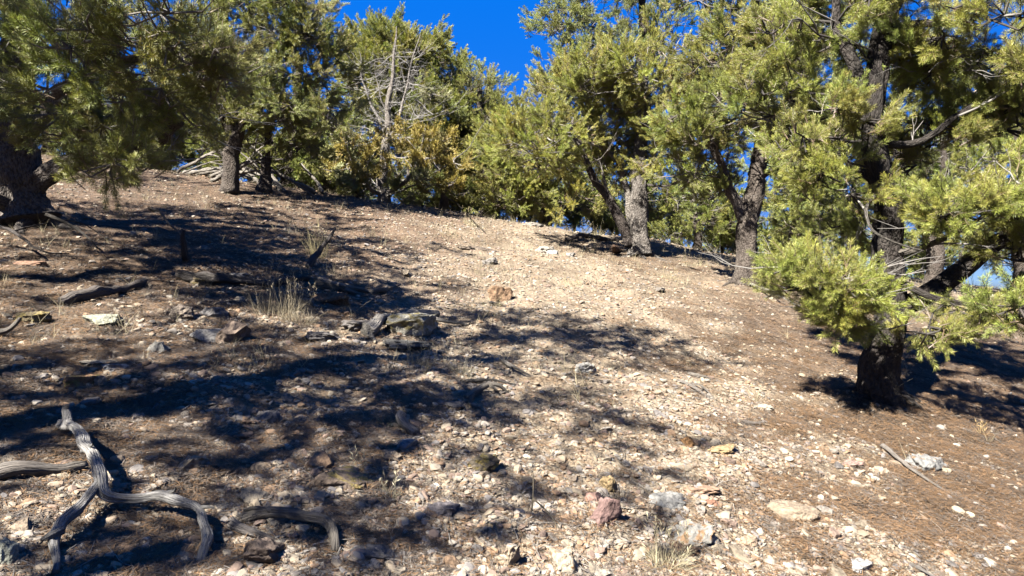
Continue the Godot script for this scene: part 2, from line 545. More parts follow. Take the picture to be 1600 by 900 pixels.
func rock(label: String, x: float, z: float, w: float, h: float, dp: float, col: Color, lichen := Color(0, 0, 0, 0), amount := 0.0, turn := 0.0, tilt := 0.0, cuts := 9, sink := 0.3, category := "rock") -> void:
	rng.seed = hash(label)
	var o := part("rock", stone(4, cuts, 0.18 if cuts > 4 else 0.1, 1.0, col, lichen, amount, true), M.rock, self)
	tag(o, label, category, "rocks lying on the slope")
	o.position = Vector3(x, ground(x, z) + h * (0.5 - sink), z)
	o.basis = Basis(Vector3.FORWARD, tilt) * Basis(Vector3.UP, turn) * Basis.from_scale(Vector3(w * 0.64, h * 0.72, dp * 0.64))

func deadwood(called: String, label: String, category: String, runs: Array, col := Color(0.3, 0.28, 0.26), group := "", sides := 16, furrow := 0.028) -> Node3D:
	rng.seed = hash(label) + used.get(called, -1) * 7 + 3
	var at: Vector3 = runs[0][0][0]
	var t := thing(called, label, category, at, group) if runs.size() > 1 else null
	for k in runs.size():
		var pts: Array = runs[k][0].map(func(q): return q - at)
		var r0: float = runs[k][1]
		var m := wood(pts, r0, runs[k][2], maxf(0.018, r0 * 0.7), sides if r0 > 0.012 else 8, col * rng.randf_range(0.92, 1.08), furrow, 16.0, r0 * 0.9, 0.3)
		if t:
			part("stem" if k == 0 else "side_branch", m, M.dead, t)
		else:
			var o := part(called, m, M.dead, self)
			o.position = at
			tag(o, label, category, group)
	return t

# a point lift metres above the ground
func on(x: float, z: float, lift := 0.0) -> Vector3:
	return Vector3(x, ground(x, z) + lift, z)

# a tuft of dry grass: fine blades and a few seed stalks
func tuft(label: String, x: float, z: float, wide: float, tall: float, blades: int, stalks: int, col: Color, category := "grass tuft", lean := 0.6) -> void:
	rng.seed = hash(label)
	var b := Buf.new()
	for k in blades:
		var p := Vector3(rng.randf_range(-1, 1), 0, rng.randf_range(-1, 1)) * wide * 0.28
		p.y = ground(x + p.x, z + p.z) - ground(x, z) - 0.01
		var dir := (Vector3(p.x / wide * 3.0, 0, p.z / wide * 3.0) * lean + Vector3.UP + rv() * lean).normalized()
		var ln := tall * rng.randf_range(0.3, 0.75)
		strand(b, p, dir, ln, 0.003, col * rng.randf_range(0.7, 1.25), -0.9 * lean)
	for k in stalks:
		var p := Vector3(rng.randf_range(-1, 1), 0, rng.randf_range(-1, 1)) * wide * 0.3
		p.y = ground(x + p.x, z + p.z) - ground(x, z) - 0.01
		var ln := tall * rng.randf_range(0.75, 1.25)
		var e := strand(b, p, (Vector3.UP + rv() * 0.35).normalized(), ln, 0.0032, col * rng.randf_range(0.85, 1.25), -0.15)
		for s in 5:
			blade(b, e - Vector3(0, s * 0.012, 0), e - Vector3(0, s * 0.012, 0) + (rv() + Vector3.UP).normalized() * 0.025, 0.005, col * 1.2, rv())
	var o := part(category.replace(" ", "_"), b.mesh(false), M.grass, self)
	o.position = on(x, z)
	tag(o, label, category, category + "s on the slope")

func strand(b: Buf, p: Vector3, dir: Vector3, ln: float, w: float, c: Color, bend: float) -> Vector3:
	var side := dir.cross(rv() + Vector3(0.01, 0, 0)).normalized() * w * 0.5
	var first := b.v.size()
	var d := dir
	var q := p
	var n := 4
	for k in n + 1:
		var f := 1.0 - 0.85 * k / n
		b.v.append(q - side * f)
		b.v.append(q + side * f)
		b.c.append_array(PackedColorArray([c, c]))
		b.u.append_array(PackedVector2Array([Vector2.ZERO, Vector2.ZERO]))
		if k < n:
			var m := first + k * 2
			b.i.append_array(PackedInt32Array([m, m + 1, m + 2, m + 1, m + 3, m + 2]))
			d = (d + Vector3(0, bend * 0.25, 0) + rv() * 0.1).normalized()
			q += d * ln / n
	return q

# ---------------------------------------------------------------- the scene
func _ready() -> void:
	for n in [nz, nb]:
		n.noise_type = FastNoiseLite.TYPE_SIMPLEX_SMOOTH
		n.frequency = 1.0
		n.fractal_type = FastNoiseLite.FRACTAL_NONE
		n.seed = 5
	nb.fractal_type = FastNoiseLite.FRACTAL_RIDGED
	nb.fractal_octaves = 3
	rng.seed = 20
	var cam := Camera3D.new()
	cam.name = "camera"
	cam.position = Vector3(0, 1.55, 0)
	cam.fov = 45.0
	cam.far = 900.0
	cam.near = 0.05
	add_child(cam)
	cam.make_current()
	var env := Environment.new()
	env.background_mode = Environment.BG_SKY
	var sky_mat := ProceduralSkyMaterial.new()
	sky_mat.sky_top_color = Color(0.002, 0.16, 0.355)
	sky_mat.sky_horizon_color = Color(0.242, 0.31, 0.375)
	sky_mat.sky_curve = 0.055
	sky_mat.ground_horizon_color = Color(0.22, 0.2, 0.18)
	sky_mat.ground_bottom_color = Color(0.17, 0.14, 0.12)
	sky_mat.sun_angle_max = 8.0
	var sky := Sky.new()
	sky.sky_material = sky_mat
	env.sky = sky
	env.tonemap_mode = Environment.TONE_MAPPER_LINEAR
	env.tonemap_exposure = 8.8
	env.sdfgi_enabled = true
	env.ssao_enabled = true
	env.ssil_enabled = true
	var we := WorldEnvironment.new()
	we.name = "daylight"
	we.environment = env
	add_child(we)
	var sun := DirectionalLight3D.new()
	sun.name = "sun"
	sun.light_energy = 1.6
	sun.light_color = Color(1.0, 0.975, 0.93)
	sun.light_angular_distance = 0.5
	sun.shadow_enabled = true
	sun.look_at_from_position(Vector3.ZERO, Vector3(0.66, -1.03, -0.75))
	add_child(sun)
	make_materials()
	make_sprays()
	build_ground()
	#trees
	tree("pinyon_pine", "thick-trunked pinyon at the left edge whose boughs hang over the slope", "pine tree", -5.20, -7.44, {"trunk": [Vector3(0.00, 0.00, 0.00), Vector3(-0.10, 0.46, 0.00), Vector3(-0.18, 0.94, 0.00), Vector3(-0.12, 1.62, 0.00), Vector3(0.00, 2.51, 0.00), Vector3(0.14, 3.47, 0.00)], "r0": 0.24, "r1": 0.072, "limbs": [[[Vector3(-0.04, 0.25, 0.00), Vector3(0.27, 0.56, 0.00), Vector3(0.90, 0.68, 0.24), Vector3(1.85, 0.62, 1.04), Vector3(2.43, 0.68, 1.64)], 0.110, 0.035], [[Vector3(-0.14, 0.73, 0.00), Vector3(0.50, 1.10, 0.44), Vector3(1.44, 1.23, 1.24), Vector3(2.37, 1.08, 2.04)], 0.090, 0.030], [[Vector3(-0.16, 1.00, 0.00), Vector3(-0.89, 1.55, 0.00), Vector3(-1.64, 1.96, 0.00)], 0.100, 0.030], [[Vector3(-0.03, 0.15, 0.00), Vector3(-0.10, 0.21, 0.24), Vector3(-0.21, 0.32, 0.44)], 0.090, 0.030]], "blobs": [[Vector3(0.89, 1.51, 0.84), Vector3(0.85, 0.49, 1.30), 22], [Vector3(2.40, 0.95, 2.14), Vector3(0.41, 0.34, 0.80), 17], [Vector3(1.70, 0.73, 1.44), Vector3(0.61, 0.15, 0.70), 9], [Vector3(2.36, 0.23, 2.24), Vector3(0.19, 0.08, 0.30), 3], [Vector3(-1.54, 1.47, 0.04), Vector3(1.16, 1.09, 1.60), 15], [Vector3(-1.15, 3.10, 0.54), Vector3(0.95, 0.51, 1.20), 14], [Vector3(-0.49, 3.88, -1.16), Vector3(1.03, 0.55, 1.00), 12], [Vector3(0.44, 2.97, 0.44), Vector3(1.93, 0.84, 2.00), 26], [Vector3(2.88, 1.06, 2.44), Vector3(0.25, 0.23, 0.60), 11]], "hero": true, "spray": "fine", "clump": 0.3, "scale": 0.9, "dead": 34, "dead_len": 1.0, "flare": 0.5, "bark": Color(0.3, 0.27, 0.245), "dry": [Color(1.5, 0.75, 0.5), 0.004]})
	tree("pinyon_pine", "forked pinyon behind the left clearing with bare lower trunk", "pine tree", -5.10, -12.60, {"trunk": [Vector3(0.00, 0.00, 0.00), Vector3(0.02, 0.71, 0.00), Vector3(0.07, 0.92, 0.00), Vector3(-0.09, 1.41, 0.00), Vector3(-0.16, 2.22, 0.00), Vector3(-0.09, 3.26, 0.00), Vector3(0.00, 4.19, 0.00)], "r0": 0.14, "r1": 0.041, "limbs": [[[Vector3(0.07, 0.90, 0.00), Vector3(0.32, 1.58, 0.00), Vector3(0.46, 2.57, 0.00), Vector3(0.56, 3.84, 0.00)], 0.100, 0.030], [[Vector3(0.05, 0.83, 0.00), Vector3(-0.35, 1.12, 0.00), Vector3(-0.70, 1.41, 0.00)], 0.050, 0.020]], "blobs": [[Vector3(0.54, 2.73, 0.20), Vector3(1.31, 0.86, 1.10), 26], [Vector3(1.37, 2.12, 0.30), Vector3(0.77, 0.79, 0.80), 17], [Vector3(-0.12, 1.87, 0.40), Vector3(0.79, 0.56, 1.20), 15], [Vector3(1.17, 1.36, 0.40), Vector3(0.84, 0.29, 0.90), 12], [Vector3(0.69, 3.71, 0.30), Vector3(1.25, 0.45, 1.00), 17], [Vector3(1.51, 3.10, 0.40), Vector3(0.47, 0.45, 0.70), 9], [Vector3(0.24, 1.37, 0.60), Vector3(0.66, 0.24, 1.00), 5]], "hero": false, "spray": "mid", "clump": 0.5, "scale": 1.05, "dead": 26, "bare": 0.34})
	tree("pinyon_pine", "slim dark pinyon just right of the forked trunk", "pine tree", -4.79, -13.40, {"trunk": [Vector3(0.00, 0.00, 0.00), Vector3(0.05, 0.57, 0.00), Vector3(0.11, 1.06, 0.00), Vector3(0.16, 1.86, 0.00)], "r0": 0.11, "r1": 0.033, "blobs": [[Vector3(0.22, 1.18, 0.00), Vector3(0.92, 0.43, 0.90), 12], [Vector3(0.16, 1.74, 0.00), Vector3(0.49, 0.30, 0.60), 4]], "spray": "mid", "clump": 0.5, "scale": 1.05, "dead": 10, "bare": 0.5})
	tree("pinyon_pine", "dark pinyon in the shade behind the slim trunk left of the juniper", "pine tree", -5.44, -17.00, {"trunk": [Vector3(0.00, 0.00, 0.00), Vector3(0.05, 1.06, 0.00), Vector3(0.16, 2.00, 0.00), Vector3(0.28, 3.25, 0.00)], "r0": 0.20, "r1": 0.060, "blobs": [[Vector3(0.36, 1.14, 0.00), Vector3(1.02, 0.78, 1.20), 16], [Vector3(0.75, 2.15, 0.00), Vector3(0.70, 0.86, 1.20), 12], [Vector3(0.05, 2.47, 0.00), Vector3(0.78, 0.94, 1.00), 10], [Vector3(0.81, 0.93, -1.00), Vector3(0.66, 0.50, 1.00), 8]], "spray": "far", "clump": 0.55, "scale": 1.1, "dead": 14, "tint": Color(0.85, 0.92, 0.9)})
	tree("pinyon_pine", "tall rounded pinyon standing against the sky behind the dead juniper", "pine tree", -2.52, -18.00, {"trunk": [Vector3(0.00, 0.00, 0.00), Vector3(-0.05, 2.20, 0.00), Vector3(-0.13, 3.52, 0.00), Vector3(-0.22, 4.68, 0.00)], "r0": 0.20, "r1": 0.060, "blobs": [[Vector3(-0.43, 4.12, 0.00), Vector3(0.93, 0.53, 1.20), 62], [Vector3(0.23, 3.52, 0.00), Vector3(0.80, 0.91, 1.30), 53], [Vector3(-0.88, 3.60, 0.00), Vector3(0.66, 0.91, 1.10), 34], [Vector3(0.61, 2.28, 0.00), Vector3(0.75, 0.99, 1.20), 48], [Vector3(-0.55, 2.48, -0.50), Vector3(1.02, 1.02, 1.00), 29], [Vector3(-1.50, 3.08, -0.20), Vector3(0.34, 0.84, 0.80), 10]], "spray": "far", "clump": 0.55, "scale": 1.1, "dead": 16, "tint": Color(1.15, 1.15, 1)})
	tree("half_dead_juniper", "half-dead juniper with bleached snags above rusty tan foliage", "juniper tree", -2.93, -15.90, {"trunk": [Vector3(0.00, 0.00, 0.00), Vector3(-0.04, 0.75, 0.00), Vector3(0.06, 1.48, 0.00), Vector3(0.09, 2.14, 0.00), Vector3(0.20, 3.02, 0.00), Vector3(0.29, 4.10, 0.00)], "r0": 0.13, "r1": 0.012, "limbs": [[[Vector3(0.03, 1.33, 0.00), Vector3(0.41, 2.14, 0.00), Vector3(0.59, 3.02, 0.00), Vector3(0.82, 3.92, 0.00)], 0.040, 0.008, Color(0.5, 0.47, 0.44)], [[Vector3(0.04, 1.63, 0.00), Vector3(-0.29, 2.29, 0.00), Vector3(-0.47, 2.87, 0.00), Vector3(-0.56, 3.49, 0.00)], 0.034, 0.007, Color(0.52, 0.5, 0.47)], [[Vector3(0.00, 0.24, 0.00), Vector3(0.64, 0.54, 0.40), Vector3(0.88, 1.00, 0.60), Vector3(1.01, 1.70, 0.60)], 0.060, 0.012, Color(0.4, 0.37, 0.33)], [[Vector3(0.00, 0.24, 0.00), Vector3(-0.28, 0.40, 0.40), Vector3(-0.62, 1.02, 0.50)], 0.060, 0.015], [[Vector3(0.00, 0.21, 0.00), Vector3(0.99, 0.42, 0.90), Vector3(1.97, 1.11, 1.10), Vector3(2.45, 1.86, 1.10)], 0.026, 0.005, Color(0.42, 0.4, 0.36)], [[Vector3(0.06, 1.48, 0.00), Vector3(0.73, 1.85, 0.00), Vector3(1.46, 2.14, 0.00)], 0.025, 0.005, Color(0.5, 0.47, 0.44)], [[Vector3(0.06, 1.48, 0.00), Vector3(-0.44, 1.77, 0.00), Vector3(-1.02, 1.85, 0.00)], 0.025, 0.005, Color(0.5, 0.47, 0.44)], [[Vector3(0.09, 2.14, 0.00), Vector3(-0.15, 2.72, 0.00), Vector3(-0.18, 3.31, 0.00)], 0.020, 0.004, Color(0.5, 0.47, 0.44)]], "blobs": [[Vector3(-0.69, 1.13, 0.50), Vector3(0.57, 0.40, 0.70), 8], [Vector3(0.69, 1.15, 0.70), Vector3(0.84, 0.48, 0.80), 12], [Vector3(1.46, 0.77, 0.70), Vector3(0.50, 0.45, 0.70), 7], [Vector3(0.06, 1.56, 0.30), Vector3(0.72, 0.20, 0.70), 3], [Vector3(-0.43, 0.45, 0.70), Vector3(0.56, 0.20, 0.60), 5], [Vector3(0.97, 0.35, 0.70), Vector3(0.78, 0.20, 0.70), 8], [Vector3(-1.09, 0.84, 0.30), Vector3(0.26, 0.29, 0.50), 3], [Vector3(0.96, 2.40, 0.10), Vector3(0.29, 0.44, 0.50), 2]], "spray": "jun", "clump": 0.3, "scale": 1.35, "subs": 5, "per": 4, "dead": 120, "dead_len": 1.15, "dead_r": 0.5, "dead_col": Color(0.62, 0.59, 0.56), "bark": Color(0.5, 0.46, 0.42), "dead_at": [[Vector3(0.09, 1.70, 0.00), Vector3(0.23, 3.60, 0.00)], [Vector3(0.41, 2.14, 0.00), Vector3(0.73, 3.60, 0.00)], [Vector3(-0.26, 2.29, 0.00), Vector3(-0.53, 3.31, 0.00)], [Vector3(-0.44, 1.70, 0.00), Vector3(1.32, 2.14, 0.00)], [Vector3(-0.37, 0.46, 0.00), Vector3(0.59, 0.60, 0.00)]], "dry": [Color(1.2, 0.98, 0.6), 0.5], "tint": Color(1, 1.08, 0.85)})
	tree("pinyon_pine", "broad dark pinyon right of the dead juniper below the open sky", "pine tree", -0.61, -17.50, {"trunk": [Vector3(0.00, 0.00, 0.00), Vector3(-0.08, 1.55, 0.00), Vector3(-0.16, 2.51, 0.00), Vector3(-0.23, 3.48, 0.00)], "r0": 0.18, "r1": 0.054, "blobs": [[Vector3(-0.32, 3.08, 0.00), Vector3(0.61, 0.55, 1.10), 18], [Vector3(0.06, 2.51, 0.00), Vector3(0.58, 0.58, 1.00), 16], [Vector3(-0.42, 1.67, 0.20), Vector3(0.80, 0.72, 1.00), 18], [Vector3(-1.01, 2.38, -0.10), Vector3(0.65, 0.81, 1.00), 9], [Vector3(0.05, 1.11, 0.20), Vector3(0.72, 0.48, 0.80), 10], [Vector3(-0.18, 0.62, 0.30), Vector3(0.87, 0.22, 0.70), 10]], "spray": "far", "clump": 0.55, "scale": 1.1, "dead": 10})
	tree("pinyon_pine", "low spreading pinyon on the crest left of the pale-trunked pinyon", "pine tree", 0.75, -16.40, {"trunk": [Vector3(0.00, 0.00, 0.00), Vector3(0.09, 1.05, 0.00), Vector3(-0.12, 1.73, 0.00), Vector3(-0.23, 2.48, 0.00)], "r0": 0.15, "r1": 0.045, "limbs": [[[Vector3(0.06, 0.82, 0.00), Vector3(0.53, 1.35, 0.00), Vector3(0.83, 1.88, 0.00)], 0.060, 0.020], [[Vector3(0.00, 0.97, 0.00), Vector3(-0.53, 1.50, 0.00), Vector3(-0.91, 1.80, 0.00)], 0.060, 0.020]], "blobs": [[Vector3(-0.39, 1.87, 0.40), Vector3(0.88, 0.52, 1.10), 18], [Vector3(0.42, 1.50, 0.40), Vector3(0.74, 0.62, 1.00), 13], [Vector3(-0.98, 1.54, 0.20), Vector3(0.60, 0.52, 0.90), 8], [Vector3(-0.31, 1.13, 0.40), Vector3(0.81, 0.32, 0.80), 9], [Vector3(-0.68, 0.63, 0.50), Vector3(0.59, 0.18, 0.60), 7], [Vector3(0.42, 0.66, 0.50), Vector3(0.59, 0.18, 0.60), 7], [Vector3(0.81, 2.06, 0.20), Vector3(0.45, 0.60, 0.80), 8]], "spray": "far", "clump": 0.52, "scale": 1.1, "dead": 14, "tint": Color(1.2, 1.15, 1.05)})
	tree("pinyon_pine", "pale-trunked pinyon with many spreading limbs in the middle of the clearing edge", "pine tree", 2.26, -12.27, {"trunk": [Vector3(0.00, 0.00, 0.00), Vector3(-0.03, 0.62, 0.00), Vector3(-0.03, 1.24, 0.00), Vector3(0.00, 1.81, 0.00), Vector3(0.09, 2.48, 0.00), Vector3(0.03, 3.27, 0.00)], "r0": 0.17, "r1": 0.050, "limbs": [[[Vector3(-0.17, 0.17, 0.00), Vector3(-0.38, 0.73, 0.00), Vector3(-0.77, 1.32, 0.00), Vector3(-1.07, 1.94, 0.00), Vector3(-1.38, 2.39, 0.00)], 0.100, 0.030, Color(0.13, 0.11, 0.1)], [[Vector3(-0.14, 0.56, 0.00), Vector3(-0.25, 1.13, 0.00), Vector3(-0.34, 1.56, 0.00), Vector3(-0.62, 1.86, 0.00), Vector3(-0.96, 2.01, 0.00)], 0.075, 0.020, Color(0.3, 0.28, 0.25)], [[Vector3(-1.07, 1.94, 0.00), Vector3(-1.19, 2.26, 0.00), Vector3(-0.99, 2.65, 0.00)], 0.035, 0.015], [[Vector3(-0.02, 1.13, 0.00), Vector3(0.28, 1.64, 0.00), Vector3(0.56, 2.09, 0.00)], 0.050, 0.015], [[Vector3(-0.38, 0.73, 0.00), Vector3(-0.59, 1.13, 0.00), Vector3(-0.70, 1.47, 0.00)], 0.050, 0.020], [[Vector3(0.00, 1.24, 0.00), Vector3(0.45, 1.24, 0.00), Vector3(0.96, 1.47, 0.00)], 0.025, 0.006]], "blobs": [[Vector3(-1.13, 2.66, -0.03), Vector3(0.85, 0.59, 0.90), 28], [Vector3(-0.05, 3.02, 0.27), Vector3(0.80, 0.44, 1.10), 20], [Vector3(-1.72, 1.88, 0.47), Vector3(0.60, 0.49, 0.90), 15], [Vector3(0.45, 2.47, 0.27), Vector3(0.61, 0.61, 1.10), 16], [Vector3(-0.31, 2.44, -0.53), Vector3(0.77, 0.47, 0.80), 14], [Vector3(0.56, 1.70, 0.27), Vector3(0.44, 0.31, 0.90), 7], [Vector3(-0.74, 3.17, -0.43), Vector3(0.58, 0.40, 0.90), 11], [Vector3(-0.11, 1.75, -0.33), Vector3(0.58, 0.35, 0.80), 6], [Vector3(-2.10, 1.88, 0.47), Vector3(0.28, 0.20, 0.50), 3]], "hero": true, "spray": "mid", "clump": 0.42, "scale": 1.0, "dead": 50, "dead_len": 0.9, "bark": Color(0.26, 0.24, 0.22), "flare": 0.2, "tint": Color(1.22, 1.16, 1.1)})
	tree("pinyon_pine", "tall open-crowned pine rising behind the pale-trunked pinyon", "pine tree", 3.40, -18.00, {"trunk": [Vector3(0.00, 0.00, 0.00), Vector3(-0.08, 2.58, 0.00), Vector3(-0.08, 4.57, 0.00), Vector3(-0.02, 5.73, 0.00), Vector3(-0.08, 7.39, 0.00), Vector3(-0.08, 8.71, 0.00)], "r0": 0.17, "r1": 0.051, "limbs": [[[Vector3(-0.08, 4.40, 0.00), Vector3(-0.75, 4.90, 0.00), Vector3(-1.49, 5.73, 0.00), Vector3(-1.82, 6.39, 0.00)], 0.060, 0.015], [[Vector3(-0.08, 3.74, 0.00), Vector3(-0.91, 4.24, 0.00), Vector3(-1.66, 4.54, 0.00)], 0.050, 0.012], [[Vector3(-0.05, 5.40, 0.00), Vector3(0.41, 6.06, 0.00), Vector3(0.75, 6.89, 0.00)], 0.050, 0.012]], "blobs": [[Vector3(-1.77, 6.09, 0.00), Vector3(0.96, 0.53, 1.10), 11], [Vector3(-1.66, 4.65, 0.00), Vector3(0.83, 0.46, 0.90), 9], [Vector3(-0.61, 5.40, 0.00), Vector3(0.66, 0.75, 0.90), 7], [Vector3(0.66, 5.65, 0.00), Vector3(0.53, 0.99, 0.90), 9], [Vector3(-2.07, 5.40, 0.00), Vector3(0.50, 0.41, 0.70), 4], [Vector3(-0.08, 7.55, 0.00), Vector3(1.99, 0.83, 1.30), 22], [Vector3(-1.16, 6.89, 0.00), Vector3(1.16, 0.50, 1.00), 9], [Vector3(0.41, 4.24, 0.00), Vector3(0.83, 0.50, 0.90), 6], [Vector3(-0.41, 3.74, 0.00), Vector3(0.99, 0.66, 0.90), 8]], "spray": "far", "clump": 0.5, "scale": 1.1, "dead": 22, "tint": Color(0.92, 1, 1.05), "bark": Color(0.13, 0.115, 0.105), "bare": 0.45})
	tree("pinyon_pine", "twin-stemmed pinyon with a bare arching limb right of the clearing", "pine tree", 3.43, -10.20, {"trunk": [Vector3(0.00, 0.00, 0.00), Vector3(0.02, 0.58, 0.00), Vector3(0.05, 1.10, 0.00), Vector3(0.18, 1.62, 0.00), Vector3(0.25, 2.46, 0.00), Vector3(0.16, 3.49, 0.00), Vector3(0.14, 4.34, 0.00)], "r0": 0.15, "r1": 0.045, "limbs": [[[Vector3(-0.03, 0.96, 0.00), Vector3(-0.25, 1.52, 0.00), Vector3(-0.50, 2.13, 0.00), Vector3(-0.64, 2.56, 0.00), Vector3(-0.50, 3.03, 0.00)], 0.085, 0.020, Color(0.24, 0.21, 0.19)], [[Vector3(0.10, 1.43, 0.00), Vector3(0.47, 1.76, 0.00), Vector3(0.59, 1.35, 0.60)], 0.045, 0.010], [[Vector3(-0.50, 2.13, 0.00), Vector3(-0.80, 2.41, 0.00), Vector3(-0.89, 2.56, 0.00)], 0.025, 0.008, Color(0.3, 0.28, 0.26)]], "blobs": [[Vector3(-0.62, 2.64, 0.20), Vector3(0.57, 0.55, 0.90), 18], [Vector3(0.19, 2.84, 0.00), Vector3(0.75, 0.70, 1.10), 22], [Vector3(-0.20, 3.77, -0.10), Vector3(0.90, 0.52, 1.10), 22], [Vector3(0.55, 2.00, 0.20), Vector3(0.51, 0.41, 0.90), 9], [Vector3(-0.78, 1.95, 0.20), Vector3(0.39, 0.33, 0.70), 7], [Vector3(-0.30, 4.76, -0.10), Vector3(1.04, 0.47, 1.10), 16], [Vector3(0.51, 3.72, -0.10), Vector3(0.57, 0.57, 1.00), 12], [Vector3(-0.01, 1.48, -0.40), Vector3(0.39, 0.20, 0.60), 3]], "hero": true, "spray": "mid", "clump": 0.44, "scale": 1.0, "dead": 46, "dead_len": 0.9, "bark": Color(0.17, 0.145, 0.125), "flare": 0.25, "dead_col": Color(0.34, 0.31, 0.28)})
	tree("pinyon_pine", "large near pinyon on the right with a low leafy bough over its stump-like foot", "pine tree", 2.85, -5.34, {"trunk": [Vector3(0.00, 0.00, 0.00), Vector3(-0.02, 0.29, 0.00), Vector3(0.02, 0.59, 0.00), Vector3(0.06, 0.96, 0.00), Vector3(0.03, 1.45, 0.00), Vector3(-0.03, 1.87, 0.00), Vector3(-0.09, 2.28, 0.00), Vector3(-0.02, 2.68, 0.00), Vector3(0.08, 3.12, 0.00), Vector3(0.16, 3.61, 0.00), Vector3(0.20, 4.20, 0.00)], "r0": 0.12, "r1": 0.035, "limbs": [[[Vector3(0.08, 0.71, 0.00), Vector3(0.27, 0.81, 0.04), Vector3(0.50, 1.00, 0.14), Vector3(0.72, 1.20, 0.24), Vector3(1.01, 1.36, 0.34), Vector3(1.30, 1.49, 0.44)], 0.075, 0.040], [[Vector3(0.02, 0.54, 0.00), Vector3(-0.26, 0.67, 0.24), Vector3(-0.41, 0.88, 0.34), Vector3(-0.64, 1.02, 0.39)], 0.030, 0.012], [[Vector3(-0.07, 2.14, 0.00), Vector3(-0.20, 2.48, 0.00), Vector3(-0.30, 2.82, 0.00), Vector3(-0.39, 3.22, 0.00)], 0.060, 0.025], [[Vector3(0.04, 1.15, 0.00), Vector3(0.21, 1.17, 0.14), Vector3(0.37, 1.28, 0.34), Vector3(0.49, 1.38, 0.44)], 0.028, 0.010, Color(0.25, 0.23, 0.2)], [[Vector3(-0.06, 2.04, 0.00), Vector3(0.25, 2.01, 0.00), Vector3(0.64, 2.23, 0.00), Vector3(0.81, 2.43, 0.00)], 0.035, 0.012], [[Vector3(0.05, 2.82, 0.00), Vector3(0.26, 2.87, 0.14), Vector3(0.51, 2.75, 0.34)], 0.045, 0.015], [[Vector3(0.05, 0.96, 0.00), Vector3(0.23, 0.82, 0.34), Vector3(0.46, 0.75, 0.54)], 0.030, 0.010], [[Vector3(-0.02, 1.69, 0.00), Vector3(-0.12, 1.84, -0.26), Vector3(-0.19, 2.08, -0.56)], 0.040, 0.012], [[Vector3(0.01, 1.69, 0.00), Vector3(-0.22, 1.49, 0.24), Vector3(-0.22, 1.29, 0.34), Vector3(-0.09, 1.19, 0.39), Vector3(0.06, 1.12, 0.44)], 0.016, 0.006, Color(0.28, 0.26, 0.23)]], "blobs": [[Vector3(-0.68, 0.91, 0.44), Vector3(0.17, 0.07, 0.24), 9], [Vector3(-0.83, 1.00, 0.34), Vector3(0.06, 0.04, 0.20), 2], [Vector3(-0.46, 0.71, 0.44), Vector3(0.10, 0.04, 0.20), 4], [Vector3(0.06, 0.58, 0.44), Vector3(0.09, 0.03, 0.20), 2], [Vector3(0.44, 1.47, 0.54), Vector3(0.25, 0.11, 0.45), 9], [Vector3(0.26, 1.45, 0.44), Vector3(0.11, 0.06, 0.25), 4], [Vector3(0.44, 0.73, 0.64), Vector3(0.26, 0.07, 0.45), 6], [Vector3(0.82, 1.04, 0.54), Vector3(0.16, 0.18, 0.40), 5], [Vector3(0.58, 2.70, 0.34), Vector3(0.44, 0.25, 0.80), 18], [Vector3(0.27, 2.83, 0.04), Vector3(0.22, 0.20, 0.50), 5], [Vector3(-0.34, 2.99, -0.46), Vector3(0.51, 0.32, 0.80), 18], [Vector3(-0.45, 2.56, -0.66), Vector3(0.41, 0.30, 0.80), 13], [Vector3(-0.44, 2.08, -0.06), Vector3(0.27, 0.25, 0.60), 10], [Vector3(-0.34, 1.64, 0.04), Vector3(0.15, 0.20, 0.45), 4], [Vector3(1.14, 2.68, -0.86), Vector3(0.29, 0.29, 0.70), 8], [Vector3(0.74, 2.44, -1.06), Vector3(0.29, 0.35, 0.50), 6], [Vector3(0.73, 2.02, -0.56), Vector3(0.30, 0.24, 0.70), 8], [Vector3(1.07, 2.20, -0.26), Vector3(0.26, 0.15, 0.60), 5], [Vector3(0.64, 3.84, -0.16), Vector3(1.21, 0.61, 1.40), 40], [Vector3(-0.02, 3.63, -0.46), Vector3(0.64, 0.32, 1.00), 14], [Vector3(0.92, 2.20, 0.34), Vector3(0.18, 0.37, 0.60), 8], [Vector3(0.40, 1.59, -0.86), Vector3(0.34, 0.34, 0.50), 5]], "hero": true, "spray": "fine", "clump": 0.2, "subs": 5, "per": 3, "scale": 0.74, "dead": 50, "dead_len": 0.8, "flare": 0.5, "bark": Color(0.085, 0.075, 0.068), "dead_col": Color(0.3, 0.28, 0.26), "boughs": ["low_bough", "low_bough", "low_bough", "low_bough", "right_bough", "right_bough", "right_bough", "right_bough", "crown", "crown", "crown", "crown", "crown", "crown", "crown", "crown", "crown", "crown", "crown", "crown", "crown", "crown"], "tint": Color(0.98, 0.98, 0.85)})
	tree("pinyon_pine", "big dark pinyon in shade between the twin-stemmed and the near right pinyon", "pine tree", 6.45, -15.50, {"trunk": [Vector3(0.00, 0.00, 0.00), Vector3(0.04, 1.32, 0.00), Vector3(-0.03, 2.75, 0.00), Vector3(0.11, 4.46, 0.00)], "r0": 0.28, "r1": 0.084, "blobs": [[Vector3(-0.11, 2.28, 0.20), Vector3(1.20, 0.92, 1.40), 22], [Vector3(0.06, 3.83, 0.20), Vector3(1.27, 0.99, 1.50), 20], [Vector3(0.41, 1.21, 0.30), Vector3(0.84, 0.39, 1.00), 9], [Vector3(-0.82, 1.44, 0.20), Vector3(0.56, 0.37, 0.90), 6], [Vector3(0.97, 2.60, 0.00), Vector3(0.71, 0.86, 1.20), 10]], "tint": Color(0.85, 0.92, 0.88), "spray": "far", "clump": 0.6, "scale": 1.15, "dead": 12})
